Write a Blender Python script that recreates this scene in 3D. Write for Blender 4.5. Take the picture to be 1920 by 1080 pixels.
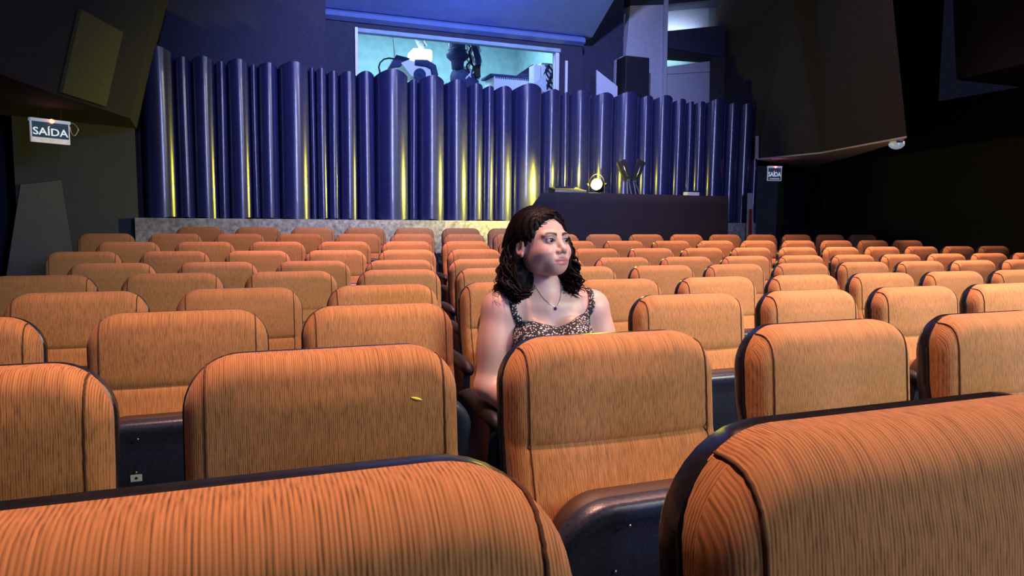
import bpy, bmesh, math, random
import numpy as np
from mathutils import Vector, Matrix

random.seed(7)
rng = np.random.default_rng(7)
scn = bpy.context.scene
COL = scn.collection
for _o in list(bpy.data.objects):
    bpy.data.objects.remove(_o)

# ------------------------------------------------------------------ camera
# Hall frame: X runs along the seat rows, Y goes from the stage towards the
# projection booth, Z is up.  The camera stands in front of the first row.
CZ = 1.18                                   # camera height over the lowest floor
FPX = 1333.8
PITCH, YAW, ROLL = math.radians(5.116), math.radians(20.974), math.radians(0.4)
fw = np.array([math.sin(YAW)*math.cos(PITCH), math.cos(YAW)*math.cos(PITCH), -math.sin(PITCH)])
rt0 = np.array([math.cos(YAW), -math.sin(YAW), 0.0])
up0 = np.cross(rt0, fw)
cr, sr = math.cos(ROLL), math.sin(ROLL)
rt = rt0*cr + up0*sr
up = -rt0*sr + up0*cr
cam_d = bpy.data.cameras.new('camera')
cam_d.sensor_width = 36.0
cam_d.lens = FPX*36.0/1920.0
cam_d.clip_start = 0.02
cam = bpy.data.objects.new('camera', cam_d)
COL.objects.link(cam)
m = Matrix.Identity(4)
for i in range(3):
    m[i][0], m[i][1], m[i][2] = rt[i], up[i], -fw[i]
m[2][3] = CZ
cam.matrix_world = m
scn.camera = cam

def ray(px, py):
    return fw*FPX + rt*(px-960.0) - up*(py-540.0)
def atY(px, py, y):
    r = ray(px, py); q = r*(y/r[1]); return (float(q[0]), float(q[1]), float(q[2])+CZ)
def atZ(px, py, z):
    r = ray(px, py); q = r*((z-CZ)/r[2]); return (float(q[0]), float(q[1]), float(z))

# ------------------------------------------------------------------ world, lights, exposure
scn.view_settings.view_transform = 'Standard'
scn.view_settings.look = 'None'
scn.view_settings.exposure = 0.0
scn.view_settings.gamma = 1.0
scn.view_settings.use_curve_mapping = False
world = bpy.data.worlds.new('hall_darkness')
scn.world = world
world.use_nodes = True
world.node_tree.nodes['Background'].inputs[0].default_value = (0.02, 0.022, 0.05, 1)
world.node_tree.nodes['Background'].inputs[1].default_value = 0.25

def aim(o, target):
    d = Vector(target) - o.location
    o.rotation_euler = d.to_track_quat('-Z', 'Y').to_euler()
def area(name, loc, target, sx, sy, power, col, spread=180):
    l = bpy.data.lights.new(name, 'AREA'); l.shape = 'RECTANGLE'
    l.size, l.size_y, l.energy, l.color = sx, sy, power, col
    l.spread = math.radians(spread)
    o = bpy.data.objects.new(name, l); COL.objects.link(o); o.location = loc; aim(o, target); return o
def spot(name, loc, target, power, col, angle=60, blend=.6, size=.1):
    l = bpy.data.lights.new(name, 'SPOT'); l.energy, l.color = power, col
    l.spot_size, l.spot_blend, l.shadow_soft_size = math.radians(angle), blend, size
    o = bpy.data.objects.new(name, l); COL.objects.link(o); o.location = loc; aim(o, target); return o

# dim glow of the screen on the stage behind the camera
area('screen_glow', (6.2, -3.6, 4.4), (2.7, 2.2, 0.7), 3.6, 1.6, 70, (1.0, 0.99, 0.86), 46)
# amber house downlights in the ceiling over the seats
for n, (x, y, pw) in enumerate(((0.3, 1.4, 46), (3.0, 1.9, 74), (5.2, 3.8, 86), (1.7, 4.7, 64), (4.6, 5.9, 68), (1.2, 6.2, 50), (6.3, 5.6, 50))):
    area('house_downlight', (x, y+0.1, 5.35), (x, y, 0.6), 0.5, 0.5, pw*1.18, (1.0, 0.49, 0.36) if n not in (3, 5) else (1.0, 0.42, 0.46), 66)
# unseen lavender strip light, added to draw soft lines in the curtain folds
area('curtain_sheen_strip', (2.6, -5.6, 3.2), (2.9, 8.8, 2.2), 0.45, 3.4, 62, (0.40, 0.46, 1.0), 60)
# lavender stage spot from the front left
spot('stage_spot', (-1.6, -3.2, 3.6), (0.8, 2.6, 1.15), 85, (0.60, 0.54, 1.0), 28, 1.0, 0.15)
# blue wash on the curtain and the ceiling slope above the booth window
spot('blue_wash', (2.5, 4.6, 4.7), (2.9, 8.9, 2.9), 1250, (0.38, 0.43, 1.0), 84, 0.7, 0.09)
spot('blue_uplight', (3.0, 7.6, 2.9+CZ-0.9), (2.7, 8.2, 4.4), 90, (0.06, 0.20, 1.0), 120, 0.9, 0.1)

# ------------------------------------------------------------------ materials
def mat(name, base, rough=0.8, metal=0.0, noise=0.0, nscale=30.0, spec=0.5, emit=None, estr=0.0, bump=0.0, coat=0.0):
    M = bpy.data.materials.new(name); M.use_nodes = True
    nt = M.node_tree; b = nt.nodes['Principled BSDF']
    b.inputs['Base Color'].default_value = (*base, 1)
    b.inputs['Roughness'].default_value = rough
    b.inputs['Metallic'].default_value = metal
    b.inputs['Specular IOR Level'].default_value = spec
    b.inputs['Coat Weight'].default_value = coat
    if emit:
        b.inputs['Emission Color'].default_value = (*emit, 1)
        b.inputs['Emission Strength'].default_value = estr
    if noise or bump:
        tc = nt.nodes.new('ShaderNodeTexCoord')
        nz = nt.nodes.new('ShaderNodeTexNoise'); nz.inputs['Scale'].default_value = nscale; nz.inputs['Detail'].default_value = 6
        nt.links.new(tc.outputs['Object'], nz.inputs['Vector'])
        if noise:
            cr_ = nt.nodes.new('ShaderNodeValToRGB')
            cr_.color_ramp.elements[0].position = 0.3; cr_.color_ramp.elements[1].position = 0.7
            cr_.color_ramp.elements[0].color = (*[c*(1-noise) for c in base], 1)
            cr_.color_ramp.elements[1].color = (*[min(1, c*(1+noise)) for c in base], 1)
            nt.links.new(nz.outputs['Fac'], cr_.inputs['Fac']); nt.links.new(cr_.outputs['Color'], b.inputs['Base Color'])
        if bump:
            bp = nt.nodes.new('ShaderNodeBump'); bp.inputs['Strength'].default_value = 0.6; bp.inputs['Distance'].default_value = bump
            nt.links.new(nz.outputs['Fac'], bp.inputs['Height']); nt.links.new(bp.outputs['Normal'], b.inputs['Normal'])
    return M

def corduroy(name, axis, base):
    """ribbed upholstery: ribs every 5 mm with slubby colour streaks along the ribs"""
    M = bpy.data.materials.new(name); M.use_nodes = True
    nt = M.node_tree; b = nt.nodes['Principled BSDF']; L = nt.links.new
    b.inputs['Roughness'].default_value = 0.85; b.inputs['Specular IOR Level'].default_value = 0.25
    b.inputs['Sheen Weight'].default_value = 0.12; b.inputs['Sheen Roughness'].default_value = 0.5
    tc = nt.nodes.new('ShaderNodeTexCoord'); sp = nt.nodes.new('ShaderNodeSeparateXYZ'); L(tc.outputs['Object'], sp.inputs[0])
    sn = nt.nodes.new('ShaderNodeMath'); sn.operation = 'MULTIPLY'; sn.inputs[1].default_value = 2*math.pi/0.0033
    wob = nt.nodes.new('ShaderNodeTexNoise'); wob.inputs['Scale'].default_value = 9; wob.inputs['Detail'].default_value = 2
    L(tc.outputs['Object'], wob.inputs['Vector'])
    wm = nt.nodes.new('ShaderNodeMath'); wm.operation = 'MULTIPLY_ADD'; wm.inputs[1].default_value = 0.004
    L(wob.outputs['Fac'], wm.inputs[0]); L(sp.outputs[axis], wm.inputs[2]); L(wm.outputs[0], sn.inputs[0])
    si = nt.nodes.new('ShaderNodeMath'); si.operation = 'SINE'; L(sn.outputs[0], si.inputs[0])
    # slub streaks: noise stretched along the rib
    mp = nt.nodes.new('ShaderNodeMapping')
    al = nt.nodes.new('ShaderNodeMath'); al.operation = 'SUBTRACT'; L(sp.outputs[2], al.inputs[0])
    if axis == 0: L(sp.outputs[1], al.inputs[1])            # ribs run up the face and back over the top
    else: al.inputs[1].default_value = 0.0
    cv = nt.nodes.new('ShaderNodeCombineXYZ'); L(sp.outputs[axis], cv.inputs[0]); L(al.outputs[0], cv.inputs[2])
    mp.inputs['Scale'].default_value = (520, 1, 62); L(cv.outputs[0], mp.inputs['Vector'])
    rnd = nt.nodes.new('ShaderNodeObjectInfo'); rm = nt.nodes.new('ShaderNodeMath'); rm.operation = 'MULTIPLY'; rm.inputs[1].default_value = 57.0
    L(rnd.outputs['Random'], rm.inputs[0]); L(rm.outputs[0], cv.inputs[1])
    st = nt.nodes.new('ShaderNodeTexNoise'); st.inputs['Scale'].default_value = 1.0; st.inputs['Detail'].default_value = 3
    L(mp.outputs[0], st.inputs['Vector'])
    ad = nt.nodes.new('ShaderNodeMath'); ad.operation = 'MULTIPLY_ADD'; ad.inputs[1].default_value = 0.11; ad.inputs[2].default_value = 0.10
    L(si.outputs[0], ad.inputs[0])
    fc = nt.nodes.new('ShaderNodeMath'); fc.operation = 'MULTIPLY_ADD'; fc.inputs[1].default_value = 0.74; L(ad.outputs[0], fc.inputs[2]); L(st.outputs['Fac'], fc.inputs[0])
    rp = nt.nodes.new('ShaderNodeValToRGB'); e = rp.color_ramp.elements
    e[0].position = 0.22; e[0].color = (*[c*0.36 for c in base], 1)
    e[1].position = 0.74; e[1].color = (*[min(1, c*1.42) for c in base], 1)
    k = e.new(0.46); k.color = (*base, 1)
    L(fc.outputs[0], rp.inputs['Fac'])
    # each seat has faded a little differently
    oi = nt.nodes.new('ShaderNodeObjectInfo'); hs = nt.nodes.new('ShaderNodeHueSaturation')
    mr = nt.nodes.new('ShaderNodeMapRange'); mr.inputs['To Min'].default_value = 0.9; mr.inputs['To Max'].default_value = 1.1
    L(oi.outputs['Random'], mr.inputs['Value']); L(mr.outputs[0], hs.inputs['Value']); L(rp.outputs['Color'], hs.inputs['Color'])
    L(hs.outputs['Color'], b.inputs['Base Color'])
    bp = nt.nodes.new('ShaderNodeBump'); bp.inputs['Strength'].default_value = 0.55; bp.inputs['Distance'].default_value = 0.0013
    L(fc.outputs[0], bp.inputs['Height']); L(bp.outputs['Normal'], b.inputs['Normal'])
    return M

OCHRE = (0.395, 0.186, 0.066)
MT = dict(
    fabric=corduroy('ochre_corduroy', 0, OCHRE),
    fabric_side=corduroy('ochre_corduroy_side', 1, tuple(c*0.95 for c in OCHRE)),
    seam=mat('dark_seam', (0.085, 0.038, 0.016), 0.9),
    shell=mat('black_shell_plastic', (0.012, 0.012, 0.016), 0.28, noise=0.3, nscale=120, bump=0.0004),
    pan=mat('black_pan_plastic', (0.021, 0.027, 0.052), 0.36, noise=0.4, nscale=200, bump=0.0006),
    rivet=mat('steel_rivet', (0.6, 0.6, 0.62), 0.3, 1.0),
    arm=mat('black_armrest', (0.010, 0.010, 0.014), 0.5, noise=0.3, nscale=90, spec=0.25),
    trim=mat('shaded_cushion_edge', (0.045, 0.020, 0.012), 0.6),  # shade on the cushion edge put into its colour
    plate=mat('white_plate', (0.8, 0.8, 0.85), 0.5, noise=0.1),
    carpet=mat('dark_carpet', (0.020, 0.018, 0.022), 0.95, noise=0.4, nscale=300, bump=0.002),
    concrete=mat('grey_render', (0.30, 0.28, 0.29), 0.9, noise=0.45, nscale=26, bump=0.004),
    vinyl=mat('navy_satin', (0.022, 0.025, 0.098), 0.24, noise=0.12, nscale=14, spec=0.9, coat=0.35),
    wall=mat('black_navy_wall', (0.007, 0.0075, 0.014), 0.9, noise=0.35, nscale=40, bump=0.002),
    wallb=mat('dark_blue_wall', (0.030, 0.033, 0.070), 0.85, noise=0.15, nscale=20),
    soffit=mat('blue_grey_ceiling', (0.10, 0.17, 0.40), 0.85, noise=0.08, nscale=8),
    brown=mat('dark_brown_grey_panel', (0.052, 0.047, 0.053), 0.9, noise=0.3, nscale=45, bump=0.002),
    grey=mat('blue_grey_paint', (0.46, 0.48, 0.55), 0.8, noise=0.08, nscale=30),
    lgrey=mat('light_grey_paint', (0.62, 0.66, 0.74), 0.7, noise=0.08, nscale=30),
    lamplit_olive=mat('lamplit_olive_panel', (0.06, 0.065, 0.02), 0.85, noise=0.25, nscale=60),
    black=mat('matt_black', (0.010, 0.010, 0.012), 0.7, noise=0.3, nscale=80),
    drape=mat('black_drape', (0.009, 0.010, 0.018), 0.95, noise=0.3, nscale=220, bump=0.002),
    metal=mat('brushed_metal', (0.55, 0.56, 0.6), 0.35, 1.0),
    white=mat('white_enamel', (0.82, 0.84, 0.86), 0.45, noise=0.04),
    teal=mat('pale_teal_paint', (0.30, 0.47, 0.55), 0.85, noise=0.12, nscale=9),
    steelblue=mat('blue_grey_machine', (0.05, 0.065, 0.16), 0.75, noise=0.2, nscale=30, spec=0.15),
    red=mat('dark_red', (0.32, 0.02, 0.04), 0.6, noise=0.15),
)

# ------------------------------------------------------------------ geometry helpers
class MB:
    def __init__(s): s.v, s.f, s.m = [], [], []
    def add(s, verts, faces, mi=0):
        o = len(s.v); s.v += [tuple(map(float, q)) for q in verts]
        s.f += [tuple(i+o for i in f) for f in faces]; s.m += [mi]*len(faces); return s
    def box(s, a, b, mi=0, bev=0.0):
        (x0, y0, z0), (x1, y1, z1) = a, b
        if bev > 0:
            bm = bmesh.new(); bmesh.ops.create_cube(bm, size=1)
            bmesh.ops.scale(bm, vec=(x1-x0, y1-y0, z1-z0), verts=bm.verts)
            bmesh.ops.translate(bm, vec=((x0+x1)/2, (y0+y1)/2, (z0+z1)/2), verts=bm.verts)
            bmesh.ops.bevel(bm, geom=bm.edges[:], offset=bev, segments=2, affect='EDGES', profile=.5)
            bm.verts.index_update()
            s.add([q.co for q in bm.verts], [[q.index for q in f.verts] for f in bm.faces], mi); bm.free(); return s
        v = [(x0,y0,z0),(x1,y0,z0),(x1,y1,z0),(x0,y1,z0),(x0,y0,z1),(x1,y0,z1),(x1,y1,z1),(x0,y1,z1)]
        return s.add(v, [(0,3,2,1),(4,5,6,7),(0,1,5,4),(1,2,6,5),(2,3,7,6),(3,0,4,7)], mi)
    def prism(s, poly, vec, mi=0):
        """closed prism: 3-D polygon swept by vec"""
        n = len(poly); vec = Vector(vec)
        a = [Vector(q) for q in poly]; b = [q+vec for q in a]
        f = [tuple(range(n))[::-1], tuple(range(n, 2*n))] + [(i, (i+1) % n, n+(i+1) % n, n+i) for i in range(n)]
        return s.add(a+b, f, mi)
    def tube(s, path, r, n=8, mi=0, flat=1.0, caps=True):
        path = [Vector(q) for q in path]; N = len(path)
        rr = r if hasattr(r, '__len__') else [r]*N
        t = (path[1]-path[0]).normalized()
        ref = Vector((0, 0, 1)) if abs(t.z) < .9 else Vector((1, 0, 0))
        nrm = t.cross(ref).normalized(); vs = []
        for i in range(N):
            t = (path[min(i+1, N-1)]-path[max(i-1, 0)])
            t = t.normalized() if t.length > 1e-9 else Vector((0, 0, 1))
            nrm = (nrm - t*nrm.dot(t)); nrm = nrm.normalized() if nrm.length > 1e-6 else t.orthogonal().normalized()
            bi = t.cross(nrm)
            for k in range(n):
                a = 2*math.pi*k/n
                vs.append(path[i] + nrm*(math.cos(a)*rr[i]) + bi*(math.sin(a)*rr[i]*flat))
        f = [(i*n+k, i*n+(k+1) % n, (i+1)*n+(k+1) % n, (i+1)*n+k) for i in range(N-1) for k in range(n)]
        if caps: f += [tuple(range(n))[::-1], tuple(range((N-1)*n, N*n))]
        return s.add(vs, f, mi)
    def lathe(s, prof, c, axis=(0, 0, 1), n=20, mi=0):
        """profile of (radius, height) turned about an axis through c"""
        ax = Vector(axis).normalized(); u = ax.orthogonal().normalized(); w = ax.cross(u); c = Vector(c); vs = []
        for r, h in prof:
            for k in range(n):
                a = 2*math.pi*k/n; vs.append(c + ax*h + (u*math.cos(a)+w*math.sin(a))*r)
        N = len(prof)
        f = [(i*n+k, i*n+(k+1) % n, (i+1)*n+(k+1) % n, (i+1)*n+k) for i in range(N-1) for k in range(n)]
        f += [tuple(range(n))[::-1], tuple(range((N-1)*n, N*n))]
        return s.add(vs, f, mi)
    def mesh(s, name, mats, smooth=False):
        me = bpy.data.meshes.new(name); me.from_pydata(s.v, [], s.f)
        for q in (mats if isinstance(mats, (list, tuple)) else [mats]): me.materials.append(q)
        me.polygons.foreach_set('material_index', s.m)
        if smooth: me.polygons.foreach_set('use_smooth', [True]*len(me.polygons))
        me.update()
        bm = bmesh.new(); bm.from_mesh(me); bmesh.ops.recalc_face_normals(bm, faces=bm.faces); bm.to_mesh(me); bm.free()
        return me
    def build(s, name, mats, parent=None, smooth=False):
        return link(name, s.mesh(name, mats, smooth), parent)

def link(name, me, parent=None):
    o = bpy.data.objects.new(name, me); COL.objects.link(o)
    if parent is not None: o.parent = parent
    return o
def tag(o, label=None, cat=None, group=None, kind=None):
    if label: o['label'] = label
    if cat: o['category'] = cat
    if group: o['group'] = group
    if kind: o['kind'] = kind
    return o
def thing(name, loc, label, cat, group=None, rz=0.0):
    o = bpy.data.objects.new(name, None); o.empty_display_size = .05; COL.objects.link(o)
    o.location = loc; o.rotation_euler = (0, 0, rz)
    return tag(o, label, cat, group)
def smooth_angle(me, deg=40):
    me.polygons.foreach_set('use_smooth', [True]*len(me.polygons))
    try: me.set_sharp_from_angle(angle=math.radians(deg))
    except Exception: pass
    return me
# ================================================================== the room
ROWD = [7.977, 7.263, 6.335, 5.548, 4.622, 3.822, 2.937, 2.136, 1.215, 0.390]
ROWS = [1.875, 1.689, 1.422, 1.250, 0.996, 0.815, 0.565, 0.400, 0.138, -0.025]
ROWZ = [-0.049, -0.108, -0.161, -0.208, -0.241, -0.253, -0.2585, -0.250, -0.2200, -0.157]
PITCHX = 0.5607
CH = 0.92                                              # backrest height over the floor
FLZ = [z + CZ - CH for z in ROWZ]
def struct(o): o['kind'] = 'structure'; return o

prof = [(-6.0, FLZ[9]), (0.6, FLZ[9])] + [(ROWD[i]+.05, FLZ[i]) for i in range(8, -1, -1)] + [(12.6, FLZ[0])]
mb = MB(); n = len(prof)
mb.add([(-6, y, z) for y, z in prof] + [(12, y, z) for y, z in prof] + [(-6, -6, -.4), (-6, 12.6, -.4), (12, -6, -.4), (12, 12.6, -.4)],
       [(i, i+1, n+i+1, n+i) for i in range(n-1)] + [(2*n, 2*n+1, 2*n+3, 2*n+2)])
struct(mb.build('floor', MT['carpet']))
mb = MB().box((-6, -6, 5.6), (12, 12.6, 5.8)); struct(mb.build('ceiling', MT['wall']))

# back wall: low rendered plinth that carries the folded curtain
YB = 8.80
mb = MB().box((-1.04, YB-.20, FLZ[0]-.05), (7.16, YB+.50, 1.222)); struct(mb.build('trim_1', MT['concrete']))
# wall piers and booth wall behind the curtain
WY = 9.32
mb = MB()
wx0, wx1 = atY(667, 60, WY)[0], atY(1050, 110, WY)[0]
wz1 = 2.425*WY/9.2 + CZ
wz0 = 2.55
mb.box((1.04, WY, 1.2), (wx0, WY+.25, wz1+.22)).box((wx1, WY, 1.2), (4.62, WY+.25, wz1+.22))
mb.box((wx0, WY, 1.2), (wx1, WY+.25, wz0)).box((wx0, WY, wz1), (wx1, WY+.25, wz1+.22))
struct(mb.build('wall_back', MT['wallb']))
mb = MB().box((-6, 9.05, FLZ[0]), (1.04, 9.7, 5.6)); struct(mb.build('wall_back_pier', MT['wallb']))
# mouldings over the window and the sloped ceiling that rises towards the hall
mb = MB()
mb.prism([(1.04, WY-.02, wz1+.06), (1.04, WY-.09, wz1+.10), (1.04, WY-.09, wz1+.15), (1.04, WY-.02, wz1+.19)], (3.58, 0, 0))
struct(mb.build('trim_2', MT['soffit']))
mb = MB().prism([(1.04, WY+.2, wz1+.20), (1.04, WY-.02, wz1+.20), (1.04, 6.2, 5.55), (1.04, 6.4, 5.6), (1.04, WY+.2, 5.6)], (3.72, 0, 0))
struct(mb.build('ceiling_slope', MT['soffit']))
mb = MB().box((4.60, WY+.26, 1.2), (5.42, WY+.55, 5.6)); struct(mb.build('wall_back_return', MT['wallb']))

# ---- projection window: frame, panes
win = tag(bpy.data.objects.new('window_1', None), kind='structure'); COL.objects.link(win); win.location = (wx0, WY, wz0)
def wb(name, a, b, mt, bev=.004):
    o = MB().box(a, b, 0, bev).build(name, MT[mt]); o.parent = win; o.matrix_parent_inverse = Matrix.Translation((-wx0, -WY, -wz0)); return o
wb('frame_top', (wx0-.01, WY-.005, wz1-.05), (wx1+.01, WY+.10, wz1), 'teal')
wb('frame_jamb', (wx0-.015, WY-.03, wz0), (wx0+.022, WY+.10, wz1), 'white')
wb('frame_jamb', (wx1-.05, WY+.02, wz0), (wx1, WY+.12, wz1-.05), 'white')
wb('frame_jamb', (wx1+.075, WY-.03, wz0), (wx1+.11, WY-.001, wz1-.16), 'white')
wb('frame_sill', (wx0, WY-.03, wz0-.04), (wx1, WY+.10, wz0), 'white')
G = bpy.data.materials.new('window_glass'); G.use_nodes = True
nt = G.node_tree; nt.nodes.clear()
o_ = nt.nodes.new('ShaderNodeOutputMaterial'); tr = nt.nodes.new('ShaderNodeBsdfTransparent'); gl = nt.nodes.new('ShaderNodeBsdfGlossy'); mx = nt.nodes.new('ShaderNodeMixShader'); fr = nt.nodes.new('ShaderNodeFresnel')
tr.inputs[0].default_value = (.93, .98, 1, 1); gl.inputs['Roughness'].default_value = .02; fr.inputs['IOR'].default_value = 1.45
nt.links.new(fr.outputs[0], mx.inputs[0]); nt.links.new(tr.outputs[0], mx.inputs[1]); nt.links.new(gl.outputs[0], mx.inputs[2]); nt.links.new(mx.outputs[0], o_.inputs[0])
MT['glass'] = G
pn_ = MB().prism([(wx0+.022, WY-.012, wz0), (wx1-.05, WY-.012, wz0), (wx1-.05, WY+.085, wz1-.05), (wx0+.022, WY+.085, wz1-.05)], (0, .008, 0)).build('pane', MT['glass'], win)   # leans back into the booth
pn_.matrix_parent_inverse = Matrix.Translation((-wx0, -WY, -wz0))

# ---- projection booth behind the window
mb = MB().box((0.2, 12.2, 1.2), (4.75, 12.4, 5.0)); struct(mb.build('wall_booth_back', MT['teal']))
mb = MB().box((0.0, 9.7, 1.2), (0.2, 12.4, 5.0)).box((4.75, WY+.56, 1.2), (4.9, 12.4, 5.0)); struct(mb.build('wall_booth_side', MT['teal']))
mb = MB().box((0.2, WY+.26, 4.6), (4.75, 12.2, 4.7)); struct(mb.build('ceiling_booth', MT['teal']))
mb = MB().box((0.0, WY+.25, 1.8), (4.75, 12.4, 1.9)); struct(mb.build('floor_booth', MT['concrete']))
area('booth_tube_light', (2.5, 10.7, 4.5), (2.5, 10.8, 2.2), 3.4, 0.4, 150, (0.66, 0.94, 1.0), 180)

# ---- right part of the back wall: balcony box with grey panels
BY = 9.62
def slab(name, pts, y, th, mt):
    """outline given as picture points, built at depth y with thickness th"""
    return struct(MB().prism([atY(px, py, y) for px, py in pts], (0, th, 0)).build(name, MT[mt]))
slab('wall_box_panel', [(1182, 10), (1250, 8), (1244, 215), (1163, 215)], BY, .12, 'grey')
slab('wall_box_post', [(1247, -30), (1254, -30), (1249, 215), (1243, 215)], BY-.05, .08, 'grey')
slab('wall_box_return', [(1155, 112), (1168, 105), (1164, 215), (1152, 215)], BY-.1, .10, 'grey')
slab('ceiling_box', [(1180, -40), (1440, -60), (1436, -5), (1352, -2), (1250, 8), (1182, 10)], BY-.02, .5, 'wallb')
slab('wall_box_upper', [(1252, 8), (1352, 0), (1348, 52), (1252, 62)], BY+.55, .1, 'lgrey')
slab('wall_box_side', [(1352, -10), (1440, -20), (1436, 40), (1347, 52)], BY+.30, .1, 'brown')
q = [atY(px, py, yy) for px, py, yy in ((1252, 58, BY+.12), (1350, 48, BY-.02), (1432, 33, BY-.45), (1432, 82, BY-.45), (1348, 106, BY-.02), (1252, 90, BY+.12))]
mb = MB(); mb.prism([q[0], q[1], q[4], q[5]], (0, .4, 0)); mb.prism([q[1], q[2], q[3], q[4]], (0, .4, 0)); struct(mb.build('wall_box_beam', MT['wallb']))
q = [atY(px, py, yy) for px, py, yy in ((1252, 90, BY+.14), (1348, 104, BY), (1432, 81, BY-.43), (1432, 99, BY-.43), (1352, 111, BY), (1252, 104, BY+.14))]
mb = MB(); mb.prism([q[0], q[1], q[4], q[5]], (0, .3, 0)); mb.prism([q[1], q[2], q[3], q[4]], (0, .3, 0)); struct(mb.build('trim_3', MT['black']))
slab('wall_box_parapet', [(1250, 125), (1343, 113), (1341, 222), (1246, 222)], BY+.02, .1, 'grey')
slab('trim_4', [(1250, 136), (1338, 131), (1338, 134), (1250, 139)], BY+.0, .02, 'grey')
slab('wall_box_lower', [(1339, 108), (1434, 88), (1428, 222), (1337, 222)], BY-.10, .1, 'brown')
mb = MB().box((5.2, BY+1.2, 2.4), (8.6, BY+1.3, 5.2)); struct(mb.build('wall_box_back', MT['teal']))
area('box_room_light', (6.7, BY+.95, 4.3), (6.7, BY+1.1, 3.0), 1.2, .2, 14, (0.7, 0.92, 1.0), 180)
area('box_soffit_light', (6.7, BY+.42, 4.28), (6.7, BY+.56, 4.75), .9, .05, 3.0, (0.6, 0.75, 1.0), 180)
struct(MB().box((5.30, BY+.26, 2.4), (5.42, BY+1.3, 5.6)).build('wall_box_light_stop', MT['wallb']))  # added unseen blocker: keeps box light from leaking past the grey panel
mb = MB().box((5.42, BY+.13, 1.2), (7.2, BY+.2, 3.0)); struct(mb.build('wall_box_backing', MT['wallb']))

# ---- left side: upper wall leans into the hall over a soffit, exit passage below
H0 = 2.18                                              # soffit height
Lb = [(-3.2, -1.0), (-2.05, 3.4), (-1.50, 5.89), (-1.32, 6.69), (-1.11, 7.37), (-0.96, 7.9), (-1.02, 9.05)]
lean = 0.24
def side_wall(name, pts, z0, z1, lean, out, mt):
    mb = MB(); n = len(pts)
    a = [(x, y, z0) for x, y in pts]; b = [(x+lean*(z1-z0), y, z1) for x, y in pts]
    c = [(x+out, y, z0) for x, y in pts]; d = [(x+out, y, z1) for x, y in pts]
    f = []
    for i in range(n-1):
        f += [(i, i+1, n+i+1, n+i), (2*n+i, 3*n+i, 3*n+i+1, 2*n+i+1), (i, 2*n+i, 2*n+i+1, i+1), (n+i, n+i+1, 3*n+i+1, 3*n+i)]
    f += [(0, n, 3*n, 2*n), (n-1, 2*n+n-1, 3*n+n-1, n+n-1)]
    mb.add(a+b+c+d, f); return struct(mb.build(name, MT[mt]))
side_wall('wall_left', Lb, H0, 5.6, lean, -3.0, 'wall')
q0, q1 = Vector((-1.312, 6.69, H0+.02)), Vector((-1.105, 7.34, H0+.02))
nrm = Vector((q1.y-q0.y, -(q1.x-q0.x), 0)).normalized()*.03
mb = MB().prism([q0, q1, q1+Vector((lean*.66, 0, .66)), q0+Vector((lean*.66, 0, .66))], nrm)
struct(mb.build('wall_left_panel', MT['lamplit_olive']))  # yellow lamp light on this wall face is put into the olive colour
mb = MB().prism([(-1.02, 8.72, FLZ[0]-.3), (-2.00, 8.16, FLZ[0]-.3), (-2.00, 8.30, FLZ[0]-.3), (-1.02, 8.95, FLZ[0]-.3)], (0, 0, H0-FLZ[0]+.3)); struct(mb.build('wall_left_passage', mat('navy_passage_paint', (0.012, 0.016, 0.046), 0.85, noise=0.2, nscale=40)))
pl = [atY(px, py, 8.3) for px, py in ((36, 346), (113, 338), (148, 520), (8, 522))]
def onpl(q):   # drop a picture point on the passage wall plane
    a = Vector((-1.02, 8.72, 0)); n_ = Vector((0.56, -0.98, 0)).normalized(); r = ray(*q); r = Vector((float(r[0]), float(r[1]), float(r[2])))
    t = n_.dot(a)/n_.dot(r); p = r*t; return Vector((p.x, p.y, p.z+CZ)), n_
pp = [onpl(q) for q in ((37, 346), (113, 338), (146, 540), (6, 545))]  # paler panel laid on the passage wall
mb = MB().prism([p[0]+p[1]*.004 for p in pp], pp[0][1]*.02); struct(mb.build('wall_left_passage_panel', mat('slate_panel', (0.042, 0.044, 0.085), .8, noise=.15, nscale=60)))
mb = MB().box((-6, 9.2, FLZ[0]), (-1.02, 9.3, H0)); struct(mb.build('wall_left_passage_end', MT['black']))

# ---- right side: leaning wedge panel over a soffit, dark recess below
Rb = [(7.22, 9.75), (7.22, 8.69), (7.36, 7.59), (6.90, 5.88), (7.14, 6.15), (8.03, 7.68), (9.0, 9.56), (9.0, 9.75)]
mb = MB(); nb = len(Rb)
mb.add([(x, y, 2.18) for x, y in Rb]+[(x-ln*3.42, y, 5.6) for (x, y), ln in zip(Rb, (0, 0, .09, .22, .2, .1, 0, 0))], [tuple(range(nb))[::-1], tuple(range(nb, 2*nb))]+[(i, (i+1) % nb, nb+(i+1) % nb, nb+i) for i in range(nb)])
struct(mb.build('wall_right', MT['brown']))
struct(MB().prism([(x, y, 2.160) for x, y in Rb[1:7]], (0, 0, .0195)).build('bounce_light_slab', mat('bounce_lit_soffit', (0.72, 0.68, 0.74), 0.85, noise=0.15, nscale=25)))  # added pale slab: bounce light from the seats put into its colour
Rc = [(7.9, 6.1), (7.75, 5.2), (7.0, 2.6), (7.6, 2.5), (6.9, -1.0)]
side_wall('wall_right_front', Rc, 2.9, 5.6, -0.16, 2.6, 'wall')
mb = MB().box((8.55, 9.6, -.2), (12, 9.75, 5.6)).box((9.0, -5, -.2), (9.2, 9.6, 2.9)); struct(mb.build('wall_right_recess', MT['black']))
slab('trim_5', [(1418, 255), (1423, 255), (1422, 298), (1417, 298)], 8.62, .02, 'grey')

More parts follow.
